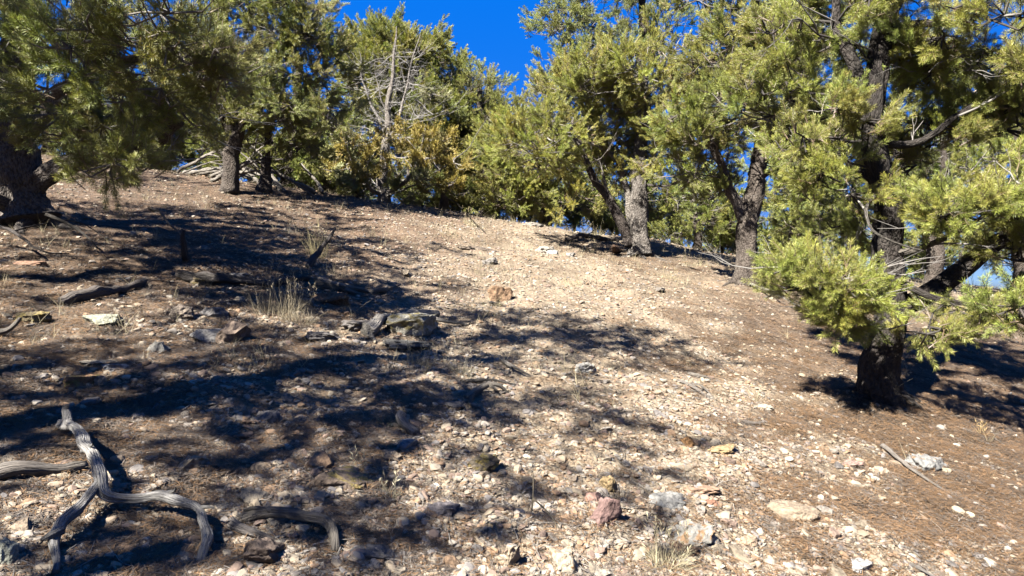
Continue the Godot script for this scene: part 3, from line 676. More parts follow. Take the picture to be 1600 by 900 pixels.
	tree("pinyon_pine", "small pinyon low behind the gap right of the pale trunk", "pine tree", 4.40, -16.50, {"trunk": [Vector3(0.00, 0.00, 0.00), Vector3(-0.03, 0.91, 0.00), Vector3(-0.12, 1.83, 0.00)], "r0": 0.10, "r1": 0.030, "blobs": [[Vector3(-0.13, 1.19, 0.20), Vector3(0.75, 0.54, 1.00), 12], [Vector3(-0.58, 1.64, 0.20), Vector3(0.53, 0.45, 0.80), 6], [Vector3(0.22, 0.58, 0.30), Vector3(0.51, 0.24, 0.70), 4]], "tint": Color(0.9, 0.95, 0.9), "spray": "far", "clump": 0.6, "scale": 1.15, "dead": 12})
	tree("pinyon_pine", "bushy pinyon right behind the near trunk", "pine tree", 7.07, -14.50, {"trunk": [Vector3(0.00, 0.00, 0.00), Vector3(0.07, 1.29, 0.00), Vector3(0.20, 2.49, 0.00)], "r0": 0.14, "r1": 0.042, "blobs": [[Vector3(0.07, 1.56, 0.00), Vector3(0.64, 0.73, 1.00), 12], [Vector3(0.49, 2.82, -0.30), Vector3(0.75, 0.75, 1.10), 12], [Vector3(-0.41, 0.87, 0.30), Vector3(0.52, 0.24, 0.70), 4]], "tint": Color(0.9, 0.95, 0.9), "spray": "far", "clump": 0.6, "scale": 1.15, "dead": 12})
	tree("pinyon_pine", "grey-green pinyon thick with dead twigs right of the near trunk", "pine tree", 7.90, -13.00, {"trunk": [Vector3(0.00, 0.00, 0.00), Vector3(0.02, 1.05, 0.00), Vector3(0.12, 1.89, 0.00), Vector3(0.18, 2.85, 0.00)], "r0": 0.15, "r1": 0.045, "blobs": [[Vector3(0.12, 1.77, 0.00), Vector3(0.66, 0.48, 1.00), 10], [Vector3(0.18, 2.83, -0.50), Vector3(0.75, 0.62, 1.00), 10], [Vector3(0.74, 2.44, -0.40), Vector3(0.62, 0.49, 1.00), 7]], "spray": "far", "clump": 0.55, "scale": 1.1, "dead": 44, "tint": Color(0.9, 0.95, 0.9)})
	tree("pinyon_pine", "pinyon at the right edge behind the lower right bough", "pine tree", 10.68, -14.50, {"trunk": [Vector3(0.00, 0.00, 0.00), Vector3(-0.05, 1.37, 0.00), Vector3(-0.13, 2.84, 0.00), Vector3(0.00, 4.57, 0.00)], "r0": 0.20, "r1": 0.060, "blobs": [[Vector3(-0.13, 2.84, 0.00), Vector3(0.93, 0.93, 1.30), 16], [Vector3(-0.67, 1.55, 0.20), Vector3(0.72, 0.42, 1.00), 7], [Vector3(0.27, 4.44, 0.00), Vector3(0.93, 0.80, 1.30), 12], [Vector3(-0.60, 3.34, -0.50), Vector3(0.55, 0.55, 1.00), 5]], "tint": Color(0.95, 1, 0.95), "spray": "far", "clump": 0.6, "scale": 1.15, "dead": 12})
	tree("pinyon_pine", "far pinyon below the crest seen under the low spreading pinyon", "pine tree", 0.00, -22.00, {"trunk": [Vector3(0.00, 0.00, 0.00), Vector3(0.08, 0.95, 0.00), Vector3(0.00, 2.41, 0.00)], "r0": 0.13, "r1": 0.039, "blobs": [[Vector3(-0.10, 2.11, 0.00), Vector3(0.81, 0.53, 1.20), 19], [Vector3(-0.61, 1.50, 0.00), Vector3(0.81, 0.40, 1.00), 11]], "tint": Color(0.95, 1, 0.95), "spray": "far", "clump": 0.6, "scale": 1.15, "dead": 12})
	tree("pinyon_pine", "far pinyon below the crest left of the pale trunk", "pine tree", 2.65, -23.00, {"trunk": [Vector3(0.00, 0.00, 0.00), Vector3(0.08, 1.26, 0.00), Vector3(0.00, 3.27, 0.00)], "r0": 0.13, "r1": 0.039, "blobs": [[Vector3(0.00, 3.48, 0.00), Vector3(0.72, 0.51, 1.20), 14], [Vector3(0.74, 2.42, 0.00), Vector3(0.93, 0.47, 1.20), 19], [Vector3(-0.85, 2.53, 0.00), Vector3(0.76, 0.34, 1.00), 11]], "tint": Color(0.95, 1, 0.95), "spray": "far", "clump": 0.6, "scale": 1.15, "dead": 12})
	tree("pinyon_pine", "far pinyon below the crest right of the pale trunk", "pine tree", 4.83, -21.00, {"trunk": [Vector3(0.00, 0.00, 0.00), Vector3(0.08, 0.85, 0.00), Vector3(0.00, 2.15, 0.00)], "r0": 0.13, "r1": 0.039, "blobs": [[Vector3(-0.19, 1.86, 0.00), Vector3(0.66, 0.50, 1.20), 19], [Vector3(0.48, 2.63, 0.00), Vector3(0.58, 0.50, 1.00), 12]], "tint": Color(0.95, 1, 0.95), "spray": "far", "clump": 0.6, "scale": 1.15, "dead": 12})
	tree("pinyon_pine", "pinyon behind the juniper foot where the crest drops", "pine tree", -5.06, -20.00, {"trunk": [Vector3(0.00, 0.00, 0.00), Vector3(0.07, 0.68, 0.00), Vector3(0.00, 1.65, 0.00)], "r0": 0.13, "r1": 0.039, "blobs": [[Vector3(-0.09, 1.75, 0.00), Vector3(0.83, 0.66, 1.20), 22], [Vector3(0.37, 1.01, 0.00), Vector3(0.74, 0.29, 1.00), 11]], "tint": Color(0.95, 1, 0.95), "spray": "far", "clump": 0.6, "scale": 1.15, "dead": 12})
	tree("pinyon_pine", "dark pinyon behind the brush pile between the two slim trunks", "pine tree", -6.34, -17.00, {"trunk": [Vector3(0.00, 0.00, 0.00), Vector3(0.06, 0.49, 0.00), Vector3(0.00, 1.17, 0.00)], "r0": 0.13, "r1": 0.039, "blobs": [[Vector3(-0.16, 0.85, 0.00), Vector3(0.78, 0.53, 1.20), 19], [Vector3(0.55, 0.43, 0.00), Vector3(0.63, 0.31, 1.00), 12]], "tint": Color(0.95, 1, 0.95), "spray": "far", "clump": 0.6, "scale": 1.15, "dead": 12})
	tree("pinyon_pine", "pinyon low behind the crest between the juniper and the slim trunk", "pine tree", -5.60, -19.00, {"trunk": [Vector3(0.00, 0.00, 0.00), Vector3(0.07, 0.47, 0.00), Vector3(0.00, 1.08, 0.00)], "r0": 0.13, "r1": 0.039, "blobs": [[Vector3(0.17, 0.96, 0.00), Vector3(0.87, 0.42, 1.20), 19]], "tint": Color(0.95, 1, 0.95), "spray": "far", "clump": 0.6, "scale": 1.15, "dead": 12})
	tree("pinyon_pine", "low pinyon behind the crest right of the dead juniper", "pine tree", -1.92, -19.00, {"trunk": [Vector3(0.00, 0.00, 0.00), Vector3(0.07, 0.48, 0.00), Vector3(0.00, 1.10, 0.00)], "r0": 0.13, "r1": 0.039, "blobs": [[Vector3(0.17, 1.01, 0.00), Vector3(0.87, 0.42, 1.20), 20]], "tint": Color(0.95, 1, 0.95), "spray": "far", "clump": 0.6, "scale": 1.15, "dead": 12})
	tree("pinyon_pine", "far pinyon past the twin-stemmed pinyon foot", "pine tree", 6.63, -20.00, {"trunk": [Vector3(0.00, 0.00, 0.00), Vector3(0.07, 0.70, 0.00), Vector3(0.00, 1.72, 0.00)], "r0": 0.13, "r1": 0.039, "blobs": [[Vector3(-0.37, 1.53, 0.00), Vector3(0.74, 0.48, 1.20), 16], [Vector3(0.64, 0.98, 0.00), Vector3(0.74, 0.33, 1.20), 12]], "tint": Color(0.95, 1, 0.95), "spray": "far", "clump": 0.6, "scale": 1.15, "dead": 12})
	tree("pinyon_pine", "pinyon behind the thick left trunk on the upper slope", "pine tree", -10.75, -16.00, {"trunk": [Vector3(0.00, 0.00, 0.00), Vector3(0.06, 0.48, 0.00), Vector3(0.00, 1.15, 0.00)], "r0": 0.13, "r1": 0.039, "blobs": [[Vector3(0.15, 0.78, 0.00), Vector3(1.18, 0.59, 1.30), 24], [Vector3(0.88, 0.12, 0.00), Vector3(0.88, 0.32, 1.00), 12]], "tint": Color(0.95, 1, 0.95), "spray": "far", "clump": 0.6, "scale": 1.15, "dead": 12})
	tree("pinyon_pine", "pinyon behind the brush pile on the upper left", "pine tree", -8.70, -17.50, {"trunk": [Vector3(0.00, 0.00, 0.00), Vector3(0.06, 0.81, 0.00), Vector3(0.00, 2.08, 0.00)], "r0": 0.13, "r1": 0.039, "blobs": [[Vector3(-0.16, 1.35, 0.00), Vector3(1.13, 0.89, 1.30), 32], [Vector3(0.64, 0.63, 0.00), Vector3(0.89, 0.39, 1.00), 14], [Vector3(-0.97, 0.71, 0.00), Vector3(0.81, 0.39, 1.00), 12]], "tint": Color(0.95, 1, 0.95), "spray": "far", "clump": 0.6, "scale": 1.15, "dead": 12})
	tree("pinyon_pine", "far pinyon at the right edge below the crest", "pine tree", 14.17, -22.00, {"trunk": [Vector3(0.00, 0.00, 0.00), Vector3(0.08, 0.84, 0.00), Vector3(0.00, 2.11, 0.00)], "r0": 0.13, "r1": 0.039, "blobs": [[Vector3(0.00, 2.31, 0.00), Vector3(1.21, 0.53, 1.30), 16], [Vector3(1.62, 2.11, 0.00), Vector3(1.01, 0.53, 1.30), 14]], "tint": Color(0.95, 1, 0.95), "spray": "far", "clump": 0.6, "scale": 1.15, "dead": 12})
	tree("pinyon_pine", "far pinyon showing between the low spreading pinyon and the dark one", "pine tree", -0.55, -24.00, {"trunk": [Vector3(0.00, 0.00, 0.00), Vector3(0.09, 1.26, 0.00), Vector3(0.00, 3.28, 0.00)], "r0": 0.13, "r1": 0.039, "blobs": [[Vector3(-0.11, 2.95, 0.00), Vector3(1.21, 0.53, 1.20), 19], [Vector3(0.99, 2.55, 0.00), Vector3(0.88, 0.31, 1.00), 9]], "tint": Color(0.95, 1, 0.95), "spray": "far", "clump": 0.6, "scale": 1.15, "dead": 12})
	tree("pinyon_pine", "far pinyon behind the limbs of the pale trunk", "pine tree", 3.83, -26.00, {"trunk": [Vector3(0.00, 0.00, 0.00), Vector3(0.10, 1.76, 0.00), Vector3(0.00, 4.68, 0.00)], "r0": 0.13, "r1": 0.039, "blobs": [[Vector3(-0.12, 4.32, 0.00), Vector3(1.44, 0.62, 1.30), 22], [Vector3(-1.32, 3.72, 0.00), Vector3(1.20, 0.34, 1.00), 11]], "tint": Color(0.95, 1, 0.95), "spray": "far", "clump": 0.6, "scale": 1.15, "dead": 12})
	tree("pinyon_pine", "far pinyon right of the pale trunk behind dry crest grass", "pine tree", 5.98, -25.00, {"trunk": [Vector3(0.00, 0.00, 0.00), Vector3(0.09, 1.30, 0.00), Vector3(0.00, 3.36, 0.00)], "r0": 0.13, "r1": 0.039, "blobs": [[Vector3(0.00, 3.24, 0.00), Vector3(1.38, 0.51, 1.30), 19]], "tint": Color(0.95, 1, 0.95), "spray": "far", "clump": 0.6, "scale": 1.15, "dead": 12})
	tree("pinyon_pine", "far pinyon low in the gap left of the near right trunk", "pine tree", 9.72, -22.00, {"trunk": [Vector3(0.00, 0.00, 0.00), Vector3(0.08, 0.94, 0.00), Vector3(0.00, 2.38, 0.00)], "r0": 0.13, "r1": 0.039, "blobs": [[Vector3(0.20, 1.98, 0.00), Vector3(1.42, 0.53, 1.30), 19]], "tint": Color(0.95, 1, 0.95), "spray": "far", "clump": 0.6, "scale": 1.15, "dead": 12})
	tree("pinyon_pine", "far pinyon low in the gap right of the near right trunk", "pine tree", 14.14, -24.00, {"trunk": [Vector3(0.00, 0.00, 0.00), Vector3(0.09, 1.27, 0.00), Vector3(0.00, 3.30, 0.00)], "r0": 0.13, "r1": 0.039, "blobs": [[Vector3(-0.22, 2.86, 0.00), Vector3(1.33, 0.57, 1.30), 18]], "tint": Color(0.95, 1, 0.95), "spray": "far", "clump": 0.6, "scale": 1.15, "dead": 12})
	tree("pinyon_pine", "far pinyon low on the left crest behind the brush pile", "pine tree", -8.65, -20.00, {"trunk": [Vector3(0.00, 0.00, 0.00), Vector3(0.07, 0.69, 0.00), Vector3(0.00, 1.71, 0.00)], "r0": 0.13, "r1": 0.039, "blobs": [[Vector3(-0.18, 1.25, 0.00), Vector3(1.10, 0.44, 1.20), 19], [Vector3(0.92, 0.84, 0.00), Vector3(0.74, 0.22, 1.00), 8]], "tint": Color(0.95, 1, 0.95), "spray": "far", "clump": 0.6, "scale": 1.15, "dead": 12})
	tree("pinyon_pine", "far dark pinyon behind the trunk of the dead juniper", "pine tree", -4.06, -21.00, {"trunk": [Vector3(0.00, 0.00, 0.00), Vector3(0.08, 0.86, 0.00), Vector3(0.00, 2.18, 0.00)], "r0": 0.13, "r1": 0.039, "blobs": [[Vector3(0.00, 1.60, 0.00), Vector3(1.35, 0.50, 1.30), 24]], "tint": Color(0.95, 1, 0.95), "spray": "far", "clump": 0.6, "scale": 1.15, "dead": 12})
	tree("juniper_shrub", "low dark juniper shrub on the crest under the low spreading pinyon", "shrub", 0.24, -17.60, {"trunk": [Vector3(0.00, 0.00, 0.00), Vector3(0.00, 0.46, 0.00), Vector3(0.05, 0.72, 0.00)], "r0": 0.04, "r1": 0.012, "blobs": [[Vector3(0.00, 0.46, 0.00), Vector3(0.52, 0.19, 0.60), 9], [Vector3(0.06, 0.66, 0.00), Vector3(0.32, 0.16, 0.50), 4]], "spray": "far", "clump": 0.3, "scale": 0.75, "dead": 5, "bare": 0.05, "tint": Color(0.85, 0.9, 0.85)})
	tree("juniper_shrub", "low juniper shrub on the crest right of the low spreading pinyon's trunk", "shrub", 1.60, -17.40, {"trunk": [Vector3(0.00, 0.00, 0.00), Vector3(0.00, 0.43, 0.00), Vector3(0.05, 0.69, 0.00)], "r0": 0.04, "r1": 0.012, "blobs": [[Vector3(0.00, 0.43, 0.00), Vector3(0.56, 0.19, 0.60), 9], [Vector3(0.06, 0.63, 0.00), Vector3(0.35, 0.16, 0.50), 4]], "spray": "far", "clump": 0.3, "scale": 0.75, "dead": 5, "bare": 0.05, "tint": Color(0.85, 0.9, 0.85)})
	tree("juniper_shrub", "low juniper shrub against the crest left of the pale trunk", "shrub", 2.50, -17.20, {"trunk": [Vector3(0.00, 0.00, 0.00), Vector3(0.00, 0.36, 0.00), Vector3(0.05, 0.61, 0.00)], "r0": 0.04, "r1": 0.012, "blobs": [[Vector3(0.00, 0.36, 0.00), Vector3(0.43, 0.19, 0.60), 9], [Vector3(0.06, 0.55, 0.00), Vector3(0.27, 0.16, 0.50), 4]], "spray": "far", "clump": 0.3, "scale": 0.75, "dead": 5, "bare": 0.05, "tint": Color(0.85, 0.9, 0.85)})
	tree("juniper_shrub", "low juniper shrub on the crest right of the pale trunk", "shrub", 4.20, -17.20, {"trunk": [Vector3(0.00, 0.00, 0.00), Vector3(0.00, 0.35, 0.00), Vector3(0.05, 0.61, 0.00)], "r0": 0.04, "r1": 0.012, "blobs": [[Vector3(0.00, 0.35, 0.00), Vector3(0.51, 0.19, 0.60), 9], [Vector3(0.06, 0.54, 0.00), Vector3(0.32, 0.16, 0.50), 4]], "spray": "far", "clump": 0.3, "scale": 0.75, "dead": 5, "bare": 0.05, "tint": Color(0.85, 0.9, 0.85)})
	tree("juniper_shrub", "low juniper shrub on the crest beside the twin-stemmed pinyon's foot", "shrub", 5.13, -17.00, {"trunk": [Vector3(0.00, 0.00, 0.00), Vector3(0.00, 0.37, 0.00), Vector3(0.05, 0.62, 0.00)], "r0": 0.04, "r1": 0.012, "blobs": [[Vector3(0.00, 0.37, 0.00), Vector3(0.50, 0.19, 0.60), 9], [Vector3(0.06, 0.56, 0.00), Vector3(0.31, 0.16, 0.50), 4]], "spray": "far", "clump": 0.3, "scale": 0.75, "dead": 5, "bare": 0.05, "tint": Color(0.85, 0.9, 0.85)})
	tree("juniper_shrub", "low juniper shrub far right of the twin-stemmed pinyon's foot", "shrub", 6.49, -17.00, {"trunk": [Vector3(0.00, 0.00, 0.00), Vector3(0.00, 0.34, 0.00), Vector3(0.05, 0.59, 0.00)], "r0": 0.04, "r1": 0.012, "blobs": [[Vector3(0.00, 0.34, 0.00), Vector3(0.50, 0.19, 0.60), 9], [Vector3(0.06, 0.53, 0.00), Vector3(0.31, 0.16, 0.50), 4]], "spray": "far", "clump": 0.3, "scale": 0.75, "dead": 5, "bare": 0.05, "tint": Color(0.85, 0.9, 0.85)})
	tree("juniper_shrub", "low juniper shrub on the crest left of the dead juniper", "shrub", -4.72, -17.40, {"trunk": [Vector3(0.00, 0.00, 0.00), Vector3(0.00, 0.28, 0.00), Vector3(0.05, 0.54, 0.00)], "r0": 0.04, "r1": 0.012, "blobs": [[Vector3(0.00, 0.28, 0.00), Vector3(0.56, 0.19, 0.60), 9], [Vector3(0.06, 0.47, 0.00), Vector3(0.35, 0.16, 0.50), 4]], "spray": "far", "clump": 0.3, "scale": 0.75, "dead": 5, "bare": 0.05, "tint": Color(0.85, 0.9, 0.85)})
	tree("juniper_shrub", "low juniper shrub behind the foot of the dead juniper", "shrub", -3.89, -17.60, {"trunk": [Vector3(0.00, 0.00, 0.00), Vector3(0.00, 0.34, 0.00), Vector3(0.05, 0.59, 0.00)], "r0": 0.04, "r1": 0.012, "blobs": [[Vector3(0.00, 0.34, 0.00), Vector3(0.47, 0.19, 0.60), 9], [Vector3(0.06, 0.53, 0.00), Vector3(0.29, 0.16, 0.50), 4]], "spray": "far", "clump": 0.3, "scale": 0.75, "dead": 5, "bare": 0.05, "tint": Color(0.85, 0.9, 0.85)})
	tree("juniper_shrub", "low juniper shrub right under the trunk of the dead juniper", "shrub", -2.75, -17.40, {"trunk": [Vector3(0.00, 0.00, 0.00), Vector3(0.00, 0.36, 0.00), Vector3(0.05, 0.62, 0.00)], "r0": 0.04, "r1": 0.012, "blobs": [[Vector3(0.00, 0.36, 0.00), Vector3(0.56, 0.19, 0.60), 9], [Vector3(0.06, 0.55, 0.00), Vector3(0.35, 0.16, 0.50), 4]], "spray": "far", "clump": 0.3, "scale": 0.75, "dead": 5, "bare": 0.05, "tint": Color(0.85, 0.9, 0.85)})
	tree("juniper_shrub", "low juniper shrub on the crest right of the dead juniper", "shrub", -1.54, -17.60, {"trunk": [Vector3(0.00, 0.00, 0.00), Vector3(0.00, 0.46, 0.00), Vector3(0.05, 0.72, 0.00)], "r0": 0.04, "r1": 0.012, "blobs": [[Vector3(0.00, 0.46, 0.00), Vector3(0.52, 0.19, 0.60), 9], [Vector3(0.06, 0.65, 0.00), Vector3(0.32, 0.16, 0.50), 4]], "spray": "far", "clump": 0.3, "scale": 0.75, "dead": 5, "bare": 0.05, "tint": Color(0.85, 0.9, 0.85)})
	tree("juniper_shrub", "low juniper shrub on the crest just left of the twin-stemmed pinyon", "shrub", 5.72, -18.00, {"trunk": [Vector3(0.00, 0.00, 0.00), Vector3(0.00, 0.47, 0.00), Vector3(0.05, 0.73, 0.00)], "r0": 0.04, "r1": 0.012, "blobs": [[Vector3(0.00, 0.47, 0.00), Vector3(0.53, 0.20, 0.60), 9], [Vector3(0.07, 0.66, 0.00), Vector3(0.33, 0.17, 0.50), 4]], "spray": "far", "clump": 0.3, "scale": 0.75, "dead": 5, "bare": 0.05, "tint": Color(0.85, 0.9, 0.85)})
	tree("juniper_shrub", "low juniper shrub between the twin-stemmed pinyon and the big dark pinyon", "shrub", 7.37, -18.20, {"trunk": [Vector3(0.00, 0.00, 0.00), Vector3(0.00, 0.52, 0.00), Vector3(0.05, 0.79, 0.00)], "r0": 0.04, "r1": 0.012, "blobs": [[Vector3(0.00, 0.52, 0.00), Vector3(0.54, 0.20, 0.60), 9], [Vector3(0.07, 0.72, 0.00), Vector3(0.34, 0.17, 0.50), 4]], "spray": "far", "clump": 0.3, "scale": 0.75, "dead": 5, "bare": 0.05, "tint": Color(0.85, 0.9, 0.85)})
	tree("juniper_shrub", "low juniper shrub on the crest right of the near right trunk", "shrub", 10.17, -17.00, {"trunk": [Vector3(0.00, 0.00, 0.00), Vector3(0.00, 0.43, 0.00), Vector3(0.05, 0.68, 0.00)], "r0": 0.04, "r1": 0.012, "blobs": [[Vector3(0.00, 0.43, 0.00), Vector3(0.55, 0.19, 0.60), 9], [Vector3(0.06, 0.62, 0.00), Vector3(0.34, 0.16, 0.50), 4]], "spray": "far", "clump": 0.3, "scale": 0.75, "dead": 5, "bare": 0.05, "tint": Color(0.85, 0.9, 0.85)})
	tree("pinyon_pine", "pinyon just outside the frame at left that shades the middle of the slope", "pine tree", -3.60, -1.60, {"trunk": [Vector3(0, 0, 0), Vector3(0.1, 2.50, 0.05), Vector3(0, 5.00, 0)], "r0": 0.2, "r1": 0.05, "bare": 0.15, "blobs": [[Vector3(1.45, 5.20, -1.00), Vector3(0.70, 0.40, 0.45), 12], [Vector3(0.60, 5.00, -1.10), Vector3(0.70, 0.45, 0.55), 14], [Vector3(0.00, 4.40, -0.10), Vector3(1.00, 0.70, 1.00), 20]], "spray": "mid", "clump": 0.55, "scale": 0.88, "per": 2, "dead": 10})
	tree("pinyon_pine", "pinyon behind and left of the viewer that shades the left foreground", "pine tree", -4.10, 0.90, {"trunk": [Vector3(0, 0, 0), Vector3(0.1, 2.40, 0.05), Vector3(0, 4.80, 0)], "r0": 0.2, "r1": 0.05, "bare": 0.15, "blobs": [[Vector3(1.20, 4.90, -1.50), Vector3(0.50, 0.40, 0.60), 10], [Vector3(0.80, 4.70, -0.50), Vector3(0.50, 0.45, 0.60), 10], [Vector3(0.40, 4.20, -1.30), Vector3(0.70, 0.55, 0.80), 15], [Vector3(-0.50, 4.00, -1.30), Vector3(0.90, 0.60, 0.90), 15]], "spray": "mid", "clump": 0.55, "scale": 0.88, "per": 2, "dead": 10})
	tree("pinyon_pine", "pinyon just left of the viewer whose crown shades the forked branch", "pine tree", -5.20, -0.60, {"trunk": [Vector3(0, 0, 0), Vector3(0.1, 2.30, 0.05), Vector3(0, 4.60, 0)], "r0": 0.2, "r1": 0.05, "bare": 0.15, "blobs": [[Vector3(0.80, 4.50, -0.40), Vector3(0.80, 0.50, 0.80), 16], [Vector3(0.00, 3.80, 0.20), Vector3(0.90, 0.50, 0.90), 12]], "spray": "mid", "clump": 0.55, "scale": 0.88, "per": 2, "dead": 10})
	tree("pinyon_pine", "pinyon left of the frame between the viewer and the thick-trunked pinyon", "pine tree", -5.80, -3.30, {"trunk": [Vector3(0, 0, 0), Vector3(0.1, 2.30, 0.05), Vector3(0, 4.60, 0)], "r0": 0.2, "r1": 0.05, "bare": 0.15, "blobs": [[Vector3(1.20, 4.40, 0.90), Vector3(0.80, 0.60, 0.90), 15], [Vector3(1.10, 4.70, -0.40), Vector3(0.70, 0.50, 0.70), 15], [Vector3(0.10, 4.60, -0.40), Vector3(1.00, 0.80, 1.00), 16], [Vector3(-0.30, 3.60, 0.10), Vector3(1.10, 0.70, 1.10), 12], [Vector3(-0.70, 4.90, -0.90), Vector3(0.90, 0.50, 0.90), 15], [Vector3(0.20, 4.70, 0.60), Vector3(0.80, 0.50, 0.80), 13]], "spray": "mid", "clump": 0.55, "scale": 0.88, "per": 2, "dead": 10})
	tree("pinyon_pine", "pinyon far left outside the frame that shades the upper left slope", "pine tree", -7.20, -5.00, {"trunk": [Vector3(0, 0, 0), Vector3(0.1, 2.50, 0.05), Vector3(0, 5.00, 0)], "r0": 0.2, "r1": 0.05, "bare": 0.15, "blobs": [[Vector3(0.00, 5.20, -0.60), Vector3(1.10, 0.80, 1.10), 21], [Vector3(1.30, 5.00, 0.00), Vector3(0.90, 0.60, 0.90), 20], [Vector3(0.60, 4.20, 0.00), Vector3(1.00, 0.60, 1.00), 14]], "spray": "mid", "clump": 0.55, "scale": 0.88, "per": 2, "dead": 10})
	tree("pinyon_pine", "pinyon standing right of the viewer just out of the frame", "pine tree", 5.50, -0.50, {"trunk": [Vector3(0, 0, 0), Vector3(0.1, 2.19, 0.05), Vector3(0, 4.38, 0)], "r0": 0.2, "r1": 0.05, "bare": 0.15, "blobs": [[Vector3(0.00, 2.80, 0.00), Vector3(1.50, 1.20, 1.50), 18], [Vector3(0.30, 1.33, -0.20), Vector3(1.80, 1.00, 1.80), 18]], "spray": "mid", "clump": 0.55, "scale": 0.88, "per": 2, "dead": 10})
	tree("pinyon_pine", "pinyon standing right beyond the near right pinyon", "pine tree", 7.50, -4.20, {"trunk": [Vector3(0, 0, 0), Vector3(0.1, 2.59, 0.05), Vector3(0, 5.18, 0)], "r0": 0.2, "r1": 0.05, "bare": 0.15, "blobs": [[Vector3(0.00, 3.89, 0.00), Vector3(1.50, 1.20, 1.50), 18], [Vector3(0.30, 2.16, -0.20), Vector3(1.80, 1.00, 1.80), 18]], "spray": "mid", "clump": 0.55, "scale": 0.88, "per": 2, "dead": 10})
	tree("pinyon_pine", "pinyon standing behind the viewer to the right", "pine tree", 4.00, 4.50, {"trunk": [Vector3(0, 0, 0), Vector3(0.1, 2.14, 0.05), Vector3(0, 4.28, 0)], "r0": 0.2, "r1": 0.05, "bare": 0.15, "blobs": [[Vector3(0.00, 1.93, 0.00), Vector3(1.50, 1.20, 1.50), 18], [Vector3(0.30, 0.50, -0.20), Vector3(1.80, 1.00, 1.80), 18]], "spray": "mid", "clump": 0.55, "scale": 0.88, "per": 2, "dead": 10})
	tree("pinyon_pine", "pinyon standing straight behind the viewer", "pine tree", 0.50, 7.50, {"trunk": [Vector3(0, 0, 0), Vector3(0.1, 2.45, 0.05), Vector3(0, 4.90, 0)], "r0": 0.2, "r1": 0.05, "bare": 0.15, "blobs": [[Vector3(0.00, 2.35, 0.00), Vector3(1.50, 1.20, 1.50), 18], [Vector3(0.30, 0.71, -0.20), Vector3(1.80, 1.00, 1.80), 18]], "spray": "mid", "clump": 0.55, "scale": 0.88, "per": 2, "dead": 10})
	tree("pinyon_pine", "pinyon standing behind the viewer to the left", "pine tree", -4.50, 8.50, {"trunk": [Vector3(0, 0, 0), Vector3(0.1, 2.12, 0.05), Vector3(0, 4.23, 0)], "r0": 0.2, "r1": 0.05, "bare": 0.15, "blobs": [[Vector3(0.00, 2.35, 0.00), Vector3(1.50, 1.20, 1.50), 18], [Vector3(0.30, 0.94, -0.20), Vector3(1.80, 1.00, 1.80), 18]], "spray": "mid", "clump": 0.55, "scale": 0.88, "per": 2, "dead": 10})
	tree("pinyon_pine", "pinyon standing far left behind the viewer", "pine tree", -10.00, 3.50, {"trunk": [Vector3(0, 0, 0), Vector3(0.1, 2.20, 0.05), Vector3(0, 4.41, 0)], "r0": 0.2, "r1": 0.05, "bare": 0.15, "blobs": [[Vector3(0.00, 4.25, 0.00), Vector3(1.50, 1.20, 1.50), 18], [Vector3(0.30, 2.78, -0.20), Vector3(1.80, 1.00, 1.80), 18]], "spray": "mid", "clump": 0.55, "scale": 0.88, "per": 2, "dead": 10})
	tree("pinyon_pine", "pinyon standing far left of the clearing", "pine tree", -12.00, -2.00, {"trunk": [Vector3(0, 0, 0), Vector3(0.1, 2.61, 0.05), Vector3(0, 5.22, 0)], "r0": 0.2, "r1": 0.05, "bare": 0.15, "blobs": [[Vector3(0.00, 6.25, 0.00), Vector3(1.50, 1.20, 1.50), 18], [Vector3(0.30, 4.51, -0.20), Vector3(1.80, 1.00, 1.80), 18]], "spray": "mid", "clump": 0.55, "scale": 0.88, "per": 2, "dead": 10})
	tree("pinyon_pine", "pinyon standing downhill to the right of the viewer", "pine tree", 9.50, 2.50, {"trunk": [Vector3(0, 0, 0), Vector3(0.1, 2.18, 0.05), Vector3(0, 4.37, 0)], "r0": 0.2, "r1": 0.05, "bare": 0.15, "blobs": [[Vector3(0.00, 1.63, 0.00), Vector3(1.50, 1.20, 1.50), 18], [Vector3(0.30, 0.18, -0.20), Vector3(1.80, 1.00, 1.80), 18]], "spray": "mid", "clump": 0.55, "scale": 0.88, "per": 2, "dead": 10})
	tree("pinyon_pine", "pinyon standing uphill left of the thick-trunked pinyon", "pine tree", -11.00, -8.50, {"trunk": [Vector3(0, 0, 0), Vector3(0.1, 2.42, 0.05), Vector3(0, 4.83, 0)], "r0": 0.2, "r1": 0.05, "bare": 0.15, "blobs": [[Vector3(0.00, 7.12, 0.00), Vector3(1.50, 1.20, 1.50), 18], [Vector3(0.30, 5.51, -0.20), Vector3(1.80, 1.00, 1.80), 18]], "spray": "mid", "clump": 0.55, "scale": 0.88, "per": 2, "dead": 10})
	tree("pinyon_pine", "pinyon standing far right of the clearing", "pine tree", 10.50, -8.00, {"trunk": [Vector3(0, 0, 0), Vector3(0.1, 2.32, 0.05), Vector3(0, 4.64, 0)], "r0": 0.2, "r1": 0.05, "bare": 0.15, "blobs": [[Vector3(0.00, 3.82, 0.00), Vector3(1.50, 1.20, 1.50), 18], [Vector3(0.30, 2.27, -0.20), Vector3(1.80, 1.00, 1.80), 18]], "spray": "mid", "clump": 0.55, "scale": 0.88, "per": 2, "dead": 10})
	tree("pinyon_pine", "pinyon standing well behind the viewer", "pine tree", -1.50, 12.00, {"trunk": [Vector3(0, 0, 0), Vector3(0.1, 2.31, 0.05), Vector3(0, 4.63, 0)], "r0": 0.2, "r1": 0.05, "bare": 0.15, "blobs": [[Vector3(0.00, 1.53, 0.00), Vector3(1.50, 1.20, 1.50), 18], [Vector3(0.30, -0.01, -0.20), Vector3(1.80, 1.00, 1.80), 18]], "spray": "mid", "clump": 0.55, "scale": 0.88, "per": 2, "dead": 10})
